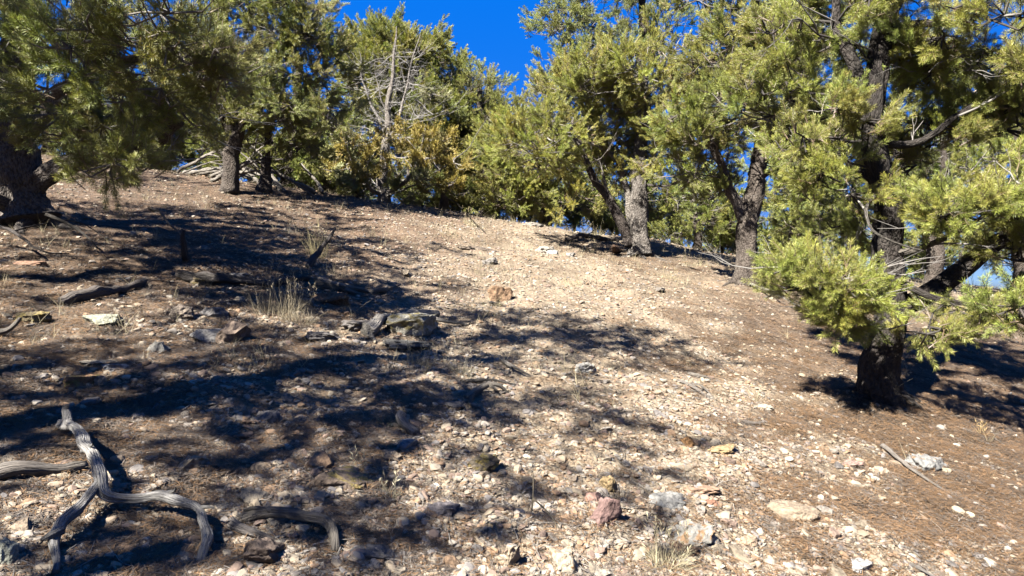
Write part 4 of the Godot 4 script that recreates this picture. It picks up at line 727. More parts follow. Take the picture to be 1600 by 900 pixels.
	tree("pinyon_pine", "pinyon standing downhill behind the viewer", "pine tree", 7.00, 9.00, {"trunk": [Vector3(0, 0, 0), Vector3(0.1, 2.34, 0.05), Vector3(0, 4.67, 0)], "r0": 0.2, "r1": 0.05, "bare": 0.15, "blobs": [[Vector3(0.00, 0.92, 0.00), Vector3(1.50, 1.20, 1.50), 18], [Vector3(0.30, -0.64, -0.20), Vector3(1.80, 1.00, 1.80), 18]], "spray": "mid", "clump": 0.55, "scale": 0.88, "per": 2, "dead": 10})
	tree("pinyon_pine", "pinyon standing downhill left behind the viewer", "pine tree", -9.50, 10.00, {"trunk": [Vector3(0, 0, 0), Vector3(0.1, 2.17, 0.05), Vector3(0, 4.35, 0)], "r0": 0.2, "r1": 0.05, "bare": 0.15, "blobs": [[Vector3(0.00, 2.84, 0.00), Vector3(1.50, 1.20, 1.50), 18], [Vector3(0.30, 1.39, -0.20), Vector3(1.80, 1.00, 1.80), 18]], "spray": "mid", "clump": 0.55, "scale": 0.88, "per": 2, "dead": 10})
	#stones, dead wood, grass
	rock("pale boulder with a yellow lichen patch, largest rock on the slope", -0.81, -5.47, 0.412, 0.206, 0.344, Color(0.62, 0.58, 0.47), Color(0.38, 0.3, 0.1), 0.22, 0.3, 0, 9, 0.25, "rock")
	rock("dark slab tilted against the foot of the pale lichen boulder", -0.79, -5.06, 0.321, 0.083, 0.184, Color(0.2, 0.19, 0.17), Color(0, 0, 0, 0), 0, 0.6, 0.12, 9, 0.35, "rock")
	rock("dark red block with an orange side below the tall dry grass", -1.59, -5.99, 0.337, 0.131, 0.196, Color(0.36, 0.23, 0.15), Color(0.42, 0.24, 0.11), 0.3, 0.1, 0, 8, 0.25, "rock")
	rock("smooth grey rounded rock beside the brown-red block", -2.01, -4.58, 0.167, 0.104, 0.133, Color(0.4, 0.38, 0.36), Color(0, 0, 0, 0), 0, 0.4, 0, 3, 0.3, "rock")
	rock("brown-red blocky rock right of the smooth grey one", -1.83, -4.60, 0.184, 0.159, 0.147, Color(0.36, 0.27, 0.21), Color(0, 0, 0, 0), 0, 0.9, 0.1, 10, 0.22, "rock")
	rock("angular brown rock with a pale chipped edge left of two dark rocks", -2.32, -4.94, 0.144, 0.108, 0.115, Color(0.33, 0.27, 0.22), Color(0, 0, 0, 0), 0, 0.2, 0.2, 10, 0.3, "rock")
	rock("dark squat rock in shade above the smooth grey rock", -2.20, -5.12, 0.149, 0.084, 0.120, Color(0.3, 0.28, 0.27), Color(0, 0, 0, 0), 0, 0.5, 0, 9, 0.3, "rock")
	rock("flat greenish-white rock in a patch of sun on the left slope", -2.71, -4.59, 0.192, 0.092, 0.153, Color(0.5, 0.5, 0.38), Color(0.4, 0.41, 0.34), 0.4, 0.3, 0, 6, 0.3, "rock")
	rock("rock thick with yellow lichen near the left edge", -3.07, -4.46, 0.154, 0.089, 0.123, Color(0.3, 0.24, 0.14), Color(0.38, 0.3, 0.1), 0.62, 0.2, 0, 8, 0.28, "rock")
	rock("orange-brown rock with a yellow lichen top on the left", -2.22, -3.60, 0.144, 0.085, 0.115, Color(0.4, 0.24, 0.14), Color(0.38, 0.3, 0.1), 0.34, 0.1, 0, 8, 0.28, "rock")
	rock("small tan block touching the orange-brown lichen rock", -2.15, -3.61, 0.060, 0.053, 0.048, Color(0.44, 0.35, 0.26), Color(0, 0, 0, 0), 0, 0.4, 0, 9, 0.3, "rock")
	rock("small grey-white pointed rock left of the smooth grey rock", -2.17, -4.26, 0.109, 0.086, 0.087, Color(0.42, 0.4, 0.36), Color(0, 0, 0, 0), 0, 0.3, 0, 10, 0.3, "rock")
	rock("flat cream slab lying above the orange-brown lichen rock", -2.31, -3.90, 0.149, 0.035, 0.119, Color(0.47, 0.42, 0.34), Color(0, 0, 0, 0), 0, 0.1, 0.05, 8, 0.35, "rock")
	rock("flat blue-grey slab beside the cream slab", -2.18, -3.80, 0.111, 0.049, 0.089, Color(0.36, 0.37, 0.38), Color(0, 0, 0, 0), 0, 0.5, 0, 9, 0.3, "rock")
	rock("white rock standing alone at the edge of the shadow in mid-slope", 0.54, -5.04, 0.156, 0.110, 0.125, Color(0.6, 0.58, 0.54), Color(0, 0, 0, 0), 0, 0.5, 0.1, 9, 0.25, "rock")
	rock("orange-brown upright rock half sunk in the sunny gravel", -0.13, -7.24, 0.192, 0.185, 0.132, Color(0.36, 0.23, 0.14), Color(0, 0, 0, 0), 0, 0.3, 0.1, 5, 0.3, "rock")
	rock("maroon pyramid-shaped rock in the sunny foreground", 0.40, -2.96, 0.118, 0.118, 0.095, Color(0.29, 0.185, 0.165), Color(0, 0, 0, 0), 0, 0.6, 0.1, 11, 0.25, "rock")
	rock("pale grey flat three-cornered rock on needle litter at right", 2.57, -4.30, 0.234, 0.133, 0.172, Color(0.33, 0.325, 0.315), Color(0.42, 0.24, 0.11), 0.13, 0.3, 0.1, 11, 0.35, "rock")
	rock("large smooth tan oval rock on needle litter in the foreground", 1.34, -3.32, 0.181, 0.096, 0.120, Color(0.42, 0.33, 0.24), Color(0, 0, 0, 0), 0, -0.4, 0.1, 2, 0.32, "rock")
	rock("grey-white block with an orange lichen face behind the straw grass clump", 0.79, -2.98, 0.157, 0.108, 0.108, Color(0.44, 0.42, 0.38), Color(0.42, 0.24, 0.11), 0.36, 0.2, 0, 9, 0.25, "rock")
	rock("flat grey slab in sunny gravel above the orange lichen block", 0.74, -3.25, 0.159, 0.065, 0.130, Color(0.36, 0.35, 0.33), Color(0, 0, 0, 0), 0, 0.4, 0.05, 8, 0.36, "rock")
	rock("thin pinkish-tan slab right of the flat grey slab", 0.92, -3.37, 0.147, 0.037, 0.117, Color(0.48, 0.32, 0.22), Color(0, 0, 0, 0), 0, -0.1, 0.06, 8, 0.3, "rock")
	rock("smaller brick-red slab under the pinkish-tan slab", 0.93, -3.28, 0.072, 0.030, 0.058, Color(0.38, 0.2, 0.13), Color(0, 0, 0, 0), 0, 0.3, 0, 8, 0.3, "rock")
	rock("golden-tan flat rock with a dark underside in the right foreground", 1.16, -3.86, 0.126, 0.049, 0.101, Color(0.52, 0.37, 0.2), Color(0, 0, 0, 0), 0, 0.2, -0.15, 9, 0.2, "rock")
	rock("small bright orange rock in sunny gravel", 0.99, -3.93, 0.079, 0.057, 0.063, Color(0.42, 0.23, 0.1), Color(0, 0, 0, 0), 0, 0.3, 0, 9, 0.3, "rock")
	rock("cream wedge-shaped stone beside the long bare stick", 2.15, -4.06, 0.082, 0.067, 0.065, Color(0.55, 0.44, 0.33), Color(0, 0, 0, 0), 0, 0.4, 0.2, 9, 0.3, "rock")
	rock("flat pink stone left of the cream wedge", 2.03, -4.16, 0.114, 0.046, 0.091, Color(0.48, 0.32, 0.27), Color(0, 0, 0, 0), 0, 0.3, 0, 8, 0.3, "rock")
	rock("tan cube-like rock just above the fork of the grey branch", -1.34, -2.90, 0.111, 0.079, 0.088, Color(0.46, 0.38, 0.28), Color(0.42, 0.24, 0.11), 0.14, 0.5, 0, 9, 0.25, "rock")
	rock("long low slab with yellow lichen at its left end in the foreground", -0.74, -2.95, 0.257, 0.096, 0.118, Color(0.33, 0.25, 0.19), Color(0.38, 0.3, 0.1), 0.26, 0.05, 0, 8, 0.35, "rock")
	rock("low brown rock joined to the end of the long lichen slab", -0.58, -3.00, 0.120, 0.060, 0.096, Color(0.34, 0.25, 0.17), Color(0.42, 0.24, 0.11), 0.25, 0.3, 0, 8, 0.35, "rock")
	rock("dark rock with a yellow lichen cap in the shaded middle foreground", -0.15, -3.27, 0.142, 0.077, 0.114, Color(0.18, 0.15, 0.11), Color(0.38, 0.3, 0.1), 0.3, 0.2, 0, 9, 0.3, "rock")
	rock("dark brown blocky rock at the bottom edge below the curved branch", -0.85, -2.36, 0.132, 0.094, 0.106, Color(0.2, 0.15, 0.12), Color(0, 0, 0, 0), 0, 0.5, 0.1, 10, 0.28, "rock")
	rock("pale tan angular rock at the bottom edge in sun", 0.20, -2.62, 0.114, 0.081, 0.091, Color(0.52, 0.45, 0.35), Color(0.42, 0.24, 0.11), 0.1, 0.3, 0.1, 10, 0.28, "rock")
	rock("thin tan slab standing on edge at the bottom of the shade", 0.00, -2.58, 0.076, 0.090, 0.028, Color(0.46, 0.37, 0.27), Color(0, 0, 0, 0), 0, 1.0, 0.5, 9, 0.2, "rock")
	rock("grey-green lichen rock cut off by the left edge at the bottom", -1.58, -2.17, 0.067, 0.099, 0.054, Color(0.38, 0.39, 0.33), Color(0.4, 0.41, 0.34), 0.5, 0.3, 0.1, 8, 0.28, "rock")
	rock("round dark cobble in the shade at centre-left", -1.22, -3.48, 0.095, 0.070, 0.076, Color(0.25, 0.23, 0.22), Color(0, 0, 0, 0), 0, 0.1, 0, 2, 0.3, "rock")
	rock("smooth blue-grey stone below the shaggy cushion plant", -0.51, -3.35, 0.104, 0.049, 0.083, Color(0.33, 0.34, 0.35), Color(0, 0, 0, 0), 0, 0.3, 0, 4, 0.3, "rock")
	rock("tan block left of the smooth blue-grey stone", -0.57, -3.25, 0.101, 0.047, 0.080, Color(0.43, 0.34, 0.25), Color(0, 0, 0, 0), 0, 0.2, 0, 9, 0.3, "rock")
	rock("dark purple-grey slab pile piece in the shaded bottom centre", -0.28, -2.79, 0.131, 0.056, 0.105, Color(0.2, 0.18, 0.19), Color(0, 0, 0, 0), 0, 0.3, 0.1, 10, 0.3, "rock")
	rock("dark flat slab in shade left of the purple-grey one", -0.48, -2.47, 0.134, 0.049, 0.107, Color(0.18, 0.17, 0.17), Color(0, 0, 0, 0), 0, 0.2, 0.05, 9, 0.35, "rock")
	rock("pinkish round cobble above the maroon rock", 0.38, -3.19, 0.070, 0.058, 0.056, Color(0.5, 0.31, 0.25), Color(0, 0, 0, 0), 0, 0.2, 0, 2, 0.3, "rock")
	rock("golden stone between the shade edge and the pinkish cobble", 0.47, -3.38, 0.074, 0.068, 0.059, Color(0.44, 0.32, 0.17), Color(0, 0, 0, 0), 0, 0.3, 0.1, 9, 0.3, "rock")
	rock("pale grey stone at the bottom right beside scattered cream chips", 1.48, -2.96, 0.086, 0.054, 0.069, Color(0.48, 0.46, 0.44), Color(0, 0, 0, 0), 0, 0.3, 0, 9, 0.3, "rock")
	rock("rounded tan stone right of the orange lichen block foot", 1.03, -3.02, 0.066, 0.044, 0.053, Color(0.46, 0.34, 0.24), Color(0, 0, 0, 0), 0, 0.3, 0, 5, 0.3, "rock")
	rock("cream rock pair, left and larger one, on the upper sunny slope", 0.52, -11.27, 0.268, 0.123, 0.214, Color(0.55, 0.5, 0.43), Color(0, 0, 0, 0), 0, 0.2, 0, 7, 0.3, "rock")
	rock("smaller cream rock on the upper sunny slope below the larger", 0.61, -10.52, 0.154, 0.096, 0.123, Color(0.58, 0.55, 0.5), Color(0, 0, 0, 0), 0, 0.5, 0, 7, 0.3, "rock")
	rock("lone white stone right of the cream pair on the upper slope", 0.93, -10.89, 0.130, 0.090, 0.104, Color(0.6, 0.57, 0.52), Color(0, 0, 0, 0), 0, 0.5, 0, 7, 0.3, "rock")
	rock("grey rounded rock mid-way up the sunny slope", -0.29, -9.19, 0.168, 0.118, 0.135, Color(0.36, 0.33, 0.3), Color(0, 0, 0, 0), 0, 0.5, 0, 5, 0.3, "rock")
	rock("jagged dark outcrop ledge on the upper sunny slope", -0.41, -10.52, 0.326, 0.086, 0.261, Color(0.26, 0.21, 0.17), Color(0, 0, 0, 0), 0, 0.1, 0.1, 11, 0.3, "rock")
	rock("flat dark stone at left end of the outcrop ledge", -0.69, -10.32, 0.208, 0.066, 0.166, Color(0.28, 0.23, 0.18), Color(0, 0, 0, 0), 0, 0.1, 0.1, 9, 0.3, "rock")
	rock("small pale rock on the crest below the far pinyons", 0.50, -14.32, 0.314, 0.118, 0.251, Color(0.42, 0.38, 0.33), Color(0, 0, 0, 0), 0, 0.1, 0.1, 9, 0.3, "rock")
	rock("flat cream stone right of the stick pair beside the near right pinyon", 1.82, -4.97, 0.118, 0.041, 0.094, Color(0.58, 0.52, 0.42), Color(0, 0, 0, 0), 0, 0.1, 0, 8, 0.3, "rock")
	rock("tan lump in shade by the vertical stub at left", -2.68, -6.09, 0.189, 0.100, 0.151, Color(0.3, 0.24, 0.16), Color(0.38, 0.3, 0.1), 0.2, 0.3, 0, 8, 0.3, "rock")
	rock("reddish flat rock in dappled light near the left edge", -4.06, -5.87, 0.192, 0.064, 0.154, Color(0.42, 0.25, 0.17), Color(0, 0, 0, 0), 0, 0.3, 0, 8, 0.3, "rock")
	rock("grey stone at the end of the splintered log right of the tall grass", -2.54, -6.38, 0.175, 0.093, 0.140, Color(0.33, 0.31, 0.29), Color(0, 0, 0, 0), 0, 0.3, 0, 9, 0.3, "rock")
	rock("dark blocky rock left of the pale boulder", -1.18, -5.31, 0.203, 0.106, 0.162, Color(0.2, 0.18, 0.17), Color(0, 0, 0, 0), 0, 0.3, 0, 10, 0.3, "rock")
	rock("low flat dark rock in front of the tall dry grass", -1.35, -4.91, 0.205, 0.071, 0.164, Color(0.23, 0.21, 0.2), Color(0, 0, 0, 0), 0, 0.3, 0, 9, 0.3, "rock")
	deadwood("forked_branch", "large grey forked branch lying in the left foreground", "dead branch", [[[on(-2.01, -3.11, 0.02), on(-1.87, -2.92, 0.10), on(-1.71, -2.75, 0.11), on(-1.57, -2.62, 0.10), on(-1.49, -2.53, 0.09), on(-1.41, -2.56, 0.07), on(-1.28, -2.57, 0.09), on(-1.15, -2.53, 0.10), on(-1.08, -2.47, 0.07), on(-1.04, -2.38, 0.05), on(-1.03, -2.31, 0.02)], 0.026, 0.015], [[on(-1.52, -2.55, 0.09), on(-1.50, -2.42, 0.09), on(-1.48, -2.29, 0.08), on(-1.48, -2.25, 0.05), on(-1.44, -2.20, 0.03), on(-1.39, -2.12, 0.02)], 0.019, 0.012], [[on(-1.48, -2.28, 0.07), on(-1.49, -2.24, 0.06), on(-1.52, -2.25, 0.03)], 0.015, 0.005], [[on(-1.89, -2.94, 0.07), on(-1.91, -2.96, 0.10), on(-1.93, -2.98, 0.13), on(-1.91, -2.97, 0.15)], 0.022, 0.008], [[on(-1.28, -2.58, 0.09), on(-1.24, -2.55, 0.13), on(-1.23, -2.54, 0.15)], 0.010, 0.004], [[on(-1.69, -2.73, 0.11), on(-1.63, -2.69, 0.15), on(-1.61, -2.67, 0.17)], 0.010, 0.004], [[on(-1.14, -2.53, 0.09), on(-1.09, -2.51, 0.10), on(-1.07, -2.51, 0.10)], 0.009, 0.004]], Color(0.5, 0.485, 0.47), "", 26)
	deadwood("log", "weathered log entering from the left edge beside the forked branch", "log", [[[on(-1.98, -2.56, 0.03), on(-1.87, -2.61, 0.04), on(-1.80, -2.68, 0.04), on(-1.73, -2.80, 0.03)], 0.038, 0.018]], Color(0.3, 0.27, 0.24), "", 20)
	deadwood("curved_branch", "thick curved driftwood-like branch right of the forked branch", "dead branch", [[[on(-1.03, -2.60, 0.00), on(-0.90, -2.58, 0.04), on(-0.78, -2.59, 0.05), on(-0.68, -2.58, 0.05), on(-0.64, -2.53, 0.03), on(-0.62, -2.49, 0.00)], 0.022, 0.022], [[on(-0.89, -2.56, 0.05), on(-0.95, -2.59, 0.05), on(-1.00, -2.61, 0.04)], 0.014, 0.006]], Color(0.3, 0.27, 0.235), "", 22)
	deadwood("splintered_stick", "short splintered stick under the curved branch", "stick", [[[on(-1.04, -2.58, 0.02), on(-0.94, -2.52, 0.03), on(-0.87, -2.49, 0.02), on(-0.83, -2.49, 0.00)], 0.018, 0.007]], Color(0.3, 0.27, 0.25), "", 16)
	deadwood("leaning_stake", "dark bare stick leaning up out of the dry grass", "stick", [[[on(-2.13, -7.22, 0.00), on(-2.06, -7.32, 0.10), on(-1.98, -7.37, 0.22), on(-1.92, -7.38, 0.33), on(-1.89, -7.43, 0.41)], 0.035, 0.012]], Color(0.17, 0.15, 0.14), "", 16)
	deadwood("snag_stub", "dark upright broken stub standing on the left slope", "stump", [[[on(-3.15, -6.70, -0.02), on(-3.11, -6.58, 0.06), on(-3.11, -6.55, 0.15), on(-3.11, -6.53, 0.31)], 0.035, 0.016]], Color(0.15, 0.12, 0.1), "", 16)
	deadwood("thin_pale_branch", "thin pale dead branch slanting down to the dark stub", "dead branch", [[[on(-3.58, -7.08, 0.35), on(-3.51, -7.08, 0.25), on(-3.41, -7.07, 0.18), on(-3.32, -7.10, 0.08)], 0.012, 0.006]], Color(0.4, 0.37, 0.34), "", 16)
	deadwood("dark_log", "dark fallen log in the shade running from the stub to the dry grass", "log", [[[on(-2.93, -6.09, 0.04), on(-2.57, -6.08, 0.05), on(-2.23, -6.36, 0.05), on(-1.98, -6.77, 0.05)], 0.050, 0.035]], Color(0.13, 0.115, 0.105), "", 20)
	deadwood("plank_log", "flat pale split log right of the leaning stick", "log", [[[on(-1.87, -6.65, 0.05), on(-1.58, -6.62, 0.05), on(-1.35, -6.69, 0.04), on(-1.23, -6.82, 0.02)], 0.045, 0.020], [[on(-1.57, -6.55, 0.03), on(-1.39, -6.55, 0.02), on(-1.14, -7.07, 0.03)], 0.018, 0.006]], Color(0.36, 0.31, 0.25), "", 20)
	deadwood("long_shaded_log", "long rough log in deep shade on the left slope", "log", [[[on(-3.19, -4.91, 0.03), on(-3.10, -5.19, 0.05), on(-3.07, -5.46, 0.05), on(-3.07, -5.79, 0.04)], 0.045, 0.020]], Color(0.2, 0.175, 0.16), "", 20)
	deadwood("grey_stub", "grey curved stub poking in at the left edge by the yellow lichen rock", "stick", [[[on(-3.04, -4.07, 0.02), on(-2.95, -4.08, 0.05), on(-2.91, -4.10, 0.09), on(-2.89, -4.11, 0.13)], 0.025, 0.012]], Color(0.3, 0.27, 0.24), "", 16)
	deadwood("rotten_log", "bleached rotten log breaking up behind the pale boulder", "log", [[[on(-1.08, -5.21, 0.03), on(-1.03, -5.39, 0.07), on(-0.96, -5.64, 0.08), on(-0.81, -5.87, 0.07), on(-0.63, -6.06, 0.02)], 0.050, 0.028], [[on(-1.13, -5.35, 0.04), on(-1.02, -5.17, 0.03), on(-0.98, -5.05, 0.00)], 0.035, 0.015], [[on(-0.78, -5.83, 0.08), on(-0.54, -5.91, 0.03), on(-0.39, -6.02, 0.01)], 0.020, 0.008]], Color(0.4, 0.37, 0.33), "", 22)
	deadwood("twisted_root", "pale twisted root lying in the middle of the shadow", "root", [[[on(-0.27, -4.13, 0.00), on(-0.22, -4.16, 0.04), on(-0.15, -4.23, 0.05), on(-0.06, -4.26, 0.04), on(-0.01, -4.28, 0.00)], 0.025, 0.010], [[on(-0.23, -4.12, 0.04), on(-0.24, -4.02, 0.02), on(-0.18, -3.98, 0.00)], 0.012, 0.005], [[on(-0.14, -4.23, 0.05), on(-0.10, -4.17, 0.04), on(-0.08, -4.21, 0.00)], 0.010, 0.005]], Color(0.38, 0.34, 0.29), "", 16)
	deadwood("driftwood_stick", "pale flat stick above the twisted root", "stick", [[[on(-0.32, -4.41, 0.00), on(-0.22, -4.42, 0.03), on(-0.10, -4.45, 0.03), on(0.03, -4.48, 0.00)], 0.014, 0.006]], Color(0.4, 0.37, 0.33), "", 16)
	deadwood("crooked_stick", "crooked grey stick below the white rock's shadow", "stick", [[[on(-0.07, -4.95, 0.02), on(0.00, -4.76, 0.03), on(0.06, -4.69, 0.04), on(0.12, -4.69, 0.00)], 0.014, 0.006], [[on(0.00, -4.76, 0.03), on(-0.03, -4.67, 0.00)], 0.008, 0.004]], Color(0.36, 0.33, 0.3), "", 16)
	deadwood("stick_bundle", "three thin pale sticks crossing beyond the near shadow tip", "stick", [[[on(1.26, -5.26, 0.01), on(1.34, -5.09, 0.03), on(1.43, -4.95, 0.00)], 0.012, 0.006], [[on(1.35, -5.24, 0.02), on(1.40, -5.12, 0.03), on(1.45, -5.00, 0.00)], 0.008, 0.004], [[on(1.24, -5.02, 0.00), on(1.35, -5.04, 0.02), on(1.42, -5.16, 0.02)], 0.006, 0.003]], Color(0.45, 0.41, 0.37), "", 16)
	deadwood("flat_stick", "small flat stick above the three crossing sticks", "stick", [[[on(1.40, -5.52, 0.01), on(1.49, -5.48, 0.02), on(1.62, -5.51, 0.00)], 0.014, 0.006]], Color(0.42, 0.38, 0.33), "", 16)
	deadwood("long_stick", "long bare pale stick on needle litter at the right", "stick", [[[on(2.38, -4.46, 0.03), on(2.36, -4.31, 0.03), on(2.38, -4.14, 0.02), on(2.45, -3.96, 0.01)], 0.012, 0.006]], Color(0.5, 0.45, 0.4), "", 16)
	deadwood("short_stick", "short thick white stick on the needle litter below the near right pinyon", "stick", [[[on(1.47, -4.50, 0.01), on(1.56, -4.55, 0.02), on(1.67, -4.61, 0.01)], 0.016, 0.010]], Color(0.52, 0.46, 0.4), "", 16)
	deadwood("bottom_stick", "pale stick poking up from the bottom edge at right", "stick", [[[on(1.75, -3.06, 0.00), on(1.75, -2.97, 0.02), on(1.78, -2.90, 0.02)], 0.010, 0.006]], Color(0.5, 0.46, 0.42), "", 16)
	deadwood("thin_litter_stick", "thin curved twig in front of the near right pinyon", "stick", [[[on(2.83, -5.22, 0.00), on(2.84, -5.05, 0.01), on(2.94, -4.98, 0.01), on(3.21, -5.06, 0.00)], 0.008, 0.004]], Color(0.3, 0.26, 0.22), "", 16)
	deadwood("fallen_limb", "bare pale fallen limb with twigs reaching from the twin-stemmed pinyon", "dead branch", [[[on(3.41, -9.95, 0.05), on(3.48, -9.33, 0.10), on(3.57, -8.70, 0.10), on(4.13, -8.79, 0.05)], 0.018, 0.006], [[on(3.54, -9.06, 0.10), on(3.58, -9.09, 0.20)], 0.007, 0.003], [[on(3.58, -8.64, 0.10), on(3.24, -8.49, 0.14)], 0.007, 0.003]], Color(0.42, 0.39, 0.36), "", 16)
	deadwood("small_stick", "short pale stick right of the cream wedge stone", "stick", [[[on(2.11, -3.86, 0.00), on(2.10, -3.78, 0.01), on(2.11, -3.76, 0.00)], 0.008, 0.005]], Color(0.5, 0.46, 0.4), "", 16)
	deadwood("sunny_branch", "dark fallen branch lying across the slope left of the pale trunk", "dead branch", [[[on(1.00, -12.78, 0.05), on(1.38, -13.09, 0.08), on(1.85, -13.40, 0.06), on(2.06, -13.35, 0.05)], 0.050, 0.030], [[on(1.25, -12.93, 0.08), on(1.49, -12.92, 0.20)], 0.020, 0.008]], Color(0.16, 0.13, 0.11), "", 16)
	deadwood("red_stump", "small rotten brown stump beside the pale trunk", "stump", [[[on(1.90, -12.72, -0.03), on(1.78, -12.01, 0.10), on(1.70, -11.68, 0.20)], 0.075, 0.030]], Color(0.2, 0.12, 0.08), "", 16)
	deadwood("crest_stump", "dark splintered stump with one bare limb on the crest", "stump", [[[on(-1.58, -15.56, -0.05), on(-1.57, -15.47, 0.15), on(-1.58, -15.29, 0.35)], 0.120, 0.050], [[on(-1.56, -15.41, 0.25), on(-1.38, -14.96, 0.50), on(-0.95, -11.37, 0.85)], 0.022, 0.008], [[on(-1.54, -15.47, 0.20), on(-1.31, -15.43, 0.25), on(-1.11, -15.49, 0.10)], 0.030, 0.010]], Color(0.2, 0.17, 0.15), "", 16)
	deadwood("low_left_branch", "long thin dark bare branch at the left edge below the thick trunk", "dead branch", [[[on(-4.66, -6.18, 0.22), on(-4.37, -6.08, 0.20), on(-4.10, -5.98, 0.14), on(-4.01, -6.03, 0.08), on(-3.95, -6.20, 0.02)], 0.016, 0.005], [[on(-4.37, -6.08, 0.20), on(-4.39, -6.36, 0.20), on(-4.39, -6.76, 0.20)], 0.008, 0.003]], Color(0.16, 0.14, 0.13), "", 16)
	deadwood("second_left_branch", "thin bare branch drooping right of the thick left trunk", "dead branch", [[[on(-4.33, -6.45, 0.30), on(-4.14, -6.51, 0.22), on(-3.98, -6.54, 0.12), on(-3.89, -6.50, 0.06)], 0.016, 0.005], [[on(-4.20, -6.52, 0.24), on(-4.14, -6.71, 0.18), on(-3.96, -6.71, 0.10)], 0.008, 0.003]], Color(0.2, 0.18, 0.16), "", 16)
	deadwood("brush_branch", "bleached dead branch in the tangled brush pile behind the forked pinyon", "dead branch", [[[on(-5.93, -13.70, 0.03), on(-5.35, -13.95, 0.45), on(-4.77, -14.19, 0.72)], 0.049, 0.017], [[on(-5.35, -13.95, 0.45), on(-5.01, -13.65, 0.58)], 0.025, 0.008]], Color(0.42, 0.38, 0.33), "bleached branches of the brush pile", 10)
	deadwood("brush_branch", "bleached dead branch in the tangled brush pile behind the forked pinyon", "dead branch", [[[on(-6.34, -14.62, 0.03), on(-5.62, -14.80, 0.38), on(-4.90, -14.97, 0.61)], 0.042, 0.015], [[on(-5.62, -14.80, 0.38), on(-5.19, -14.50, 0.79)], 0.021, 0.008]], Color(0.42, 0.38, 0.33), "bleached branches of the brush pile", 10)
	deadwood("brush_branch", "bleached dead branch in the tangled brush pile behind the forked pinyon", "dead branch", [[[on(-5.51, -14.98, 0.03), on(-6.00, -15.00, 0.17), on(-6.49, -15.01, 0.27)], 0.045, 0.016], [[on(-6.00, -15.00, 0.17), on(-6.29, -14.70, 0.36)], 0.023, 0.008]], Color(0.42, 0.38, 0.33), "bleached branches of the brush pile", 10)
	deadwood("brush_branch", "bleached dead branch in the tangled brush pile behind the forked pinyon", "dead branch", [[[on(-4.59, -14.18, 0.03), on(-5.09, -14.42, 0.22), on(-5.59, -14.65, 0.35)], 0.037, 0.013], [[on(-5.09, -14.42, 0.22), on(-5.39, -14.12, 0.28)], 0.019, 0.008]], Color(0.42, 0.38, 0.33), "bleached branches of the brush pile", 10)
	deadwood("brush_branch", "bleached dead branch in the tangled brush pile behind the forked pinyon", "dead branch", [[[on(-4.75, -14.25, 0.03), on(-5.24, -14.39, 0.40), on(-5.73, -14.52, 0.65)], 0.032, 0.011], [[on(-5.24, -14.39, 0.40), on(-5.53, -14.09, 0.87)], 0.016, 0.008]], Color(0.42, 0.38, 0.33), "bleached branches of the brush pile", 10)
	deadwood("brush_branch", "bleached dead branch in the tangled brush pile behind the forked pinyon", "dead branch", [[[on(-6.80, -14.12, 0.03), on(-6.17, -14.10, 0.48), on(-5.54, -14.08, 0.77)], 0.040, 0.014], [[on(-6.17, -14.10, 0.48), on(-5.80, -13.80, 0.53)], 0.020, 0.008]], Color(0.42, 0.38, 0.33), "bleached branches of the brush pile", 10)
	deadwood("brush_branch", "bleached dead branch in the tangled brush pile behind the forked pinyon", "dead branch", [[[on(-5.12, -15.18, 0.03), on(-5.49, -15.39, 0.55), on(-5.86, -15.60, 0.89)], 0.048, 0.017], [[on(-5.49, -15.39, 0.55), on(-5.71, -15.09, 0.83)], 0.024, 0.008]], Color(0.42, 0.38, 0.33), "bleached branches of the brush pile", 10)
	deadwood("brush_branch", "bleached dead branch in the tangled brush pile behind the forked pinyon", "dead branch", [[[on(-6.61, -14.58, 0.03), on(-5.90, -14.81, 0.18), on(-5.20, -15.04, 0.28)], 0.045, 0.016], [[on(-5.90, -14.81, 0.18), on(-5.48, -14.51, 0.24)], 0.023, 0.008]], Color(0.42, 0.38, 0.33), "bleached branches of the brush pile", 10)
	deadwood("brush_branch", "bleached dead branch in the tangled brush pile behind the forked pinyon", "dead branch", [[[on(-4.12, -14.46, 0.03), on(-4.30, -14.23, 0.21), on(-4.49, -14.01, 0.33)], 0.054, 0.019], [[on(-4.30, -14.23, 0.21), on(-4.41, -13.93, 0.28)], 0.027, 0.008]], Color(0.42, 0.38, 0.33), "bleached branches of the brush pile", 10)
	deadwood("brush_branch", "bleached dead branch in the tangled brush pile behind the forked pinyon", "dead branch", [[[on(-5.90, -13.82, 0.03), on(-5.49, -13.64, 0.32), on(-5.07, -13.46, 0.52)], 0.033, 0.012], [[on(-5.49, -13.64, 0.32), on(-5.24, -13.34, 0.67)], 0.017, 0.008]], Color(0.42, 0.38, 0.33), "bleached branches of the brush pile", 10)
	deadwood("brush_branch", "bleached dead branch in the tangled brush pile behind the forked pinyon", "dead branch", [[[on(-5.94, -14.90, 0.03), on(-5.57, -15.01, 0.61), on(-5.19, -15.13, 0.98)], 0.042, 0.015], [[on(-5.57, -15.01, 0.61), on(-5.34, -14.71, 1.15)], 0.021, 0.008]], Color(0.42, 0.38, 0.33), "bleached branches of the brush pile", 10)
	deadwood("brush_branch", "bleached dead branch in the tangled brush pile behind the forked pinyon", "dead branch", [[[on(-3.96, -14.53, 0.03), on(-4.25, -14.77, 0.35), on(-4.55, -15.01, 0.56)], 0.042, 0.015], [[on(-4.25, -14.77, 0.35), on(-4.43, -14.47, 0.62)], 0.021, 0.008]], Color(0.42, 0.38, 0.33), "bleached branches of the brush pile", 10)
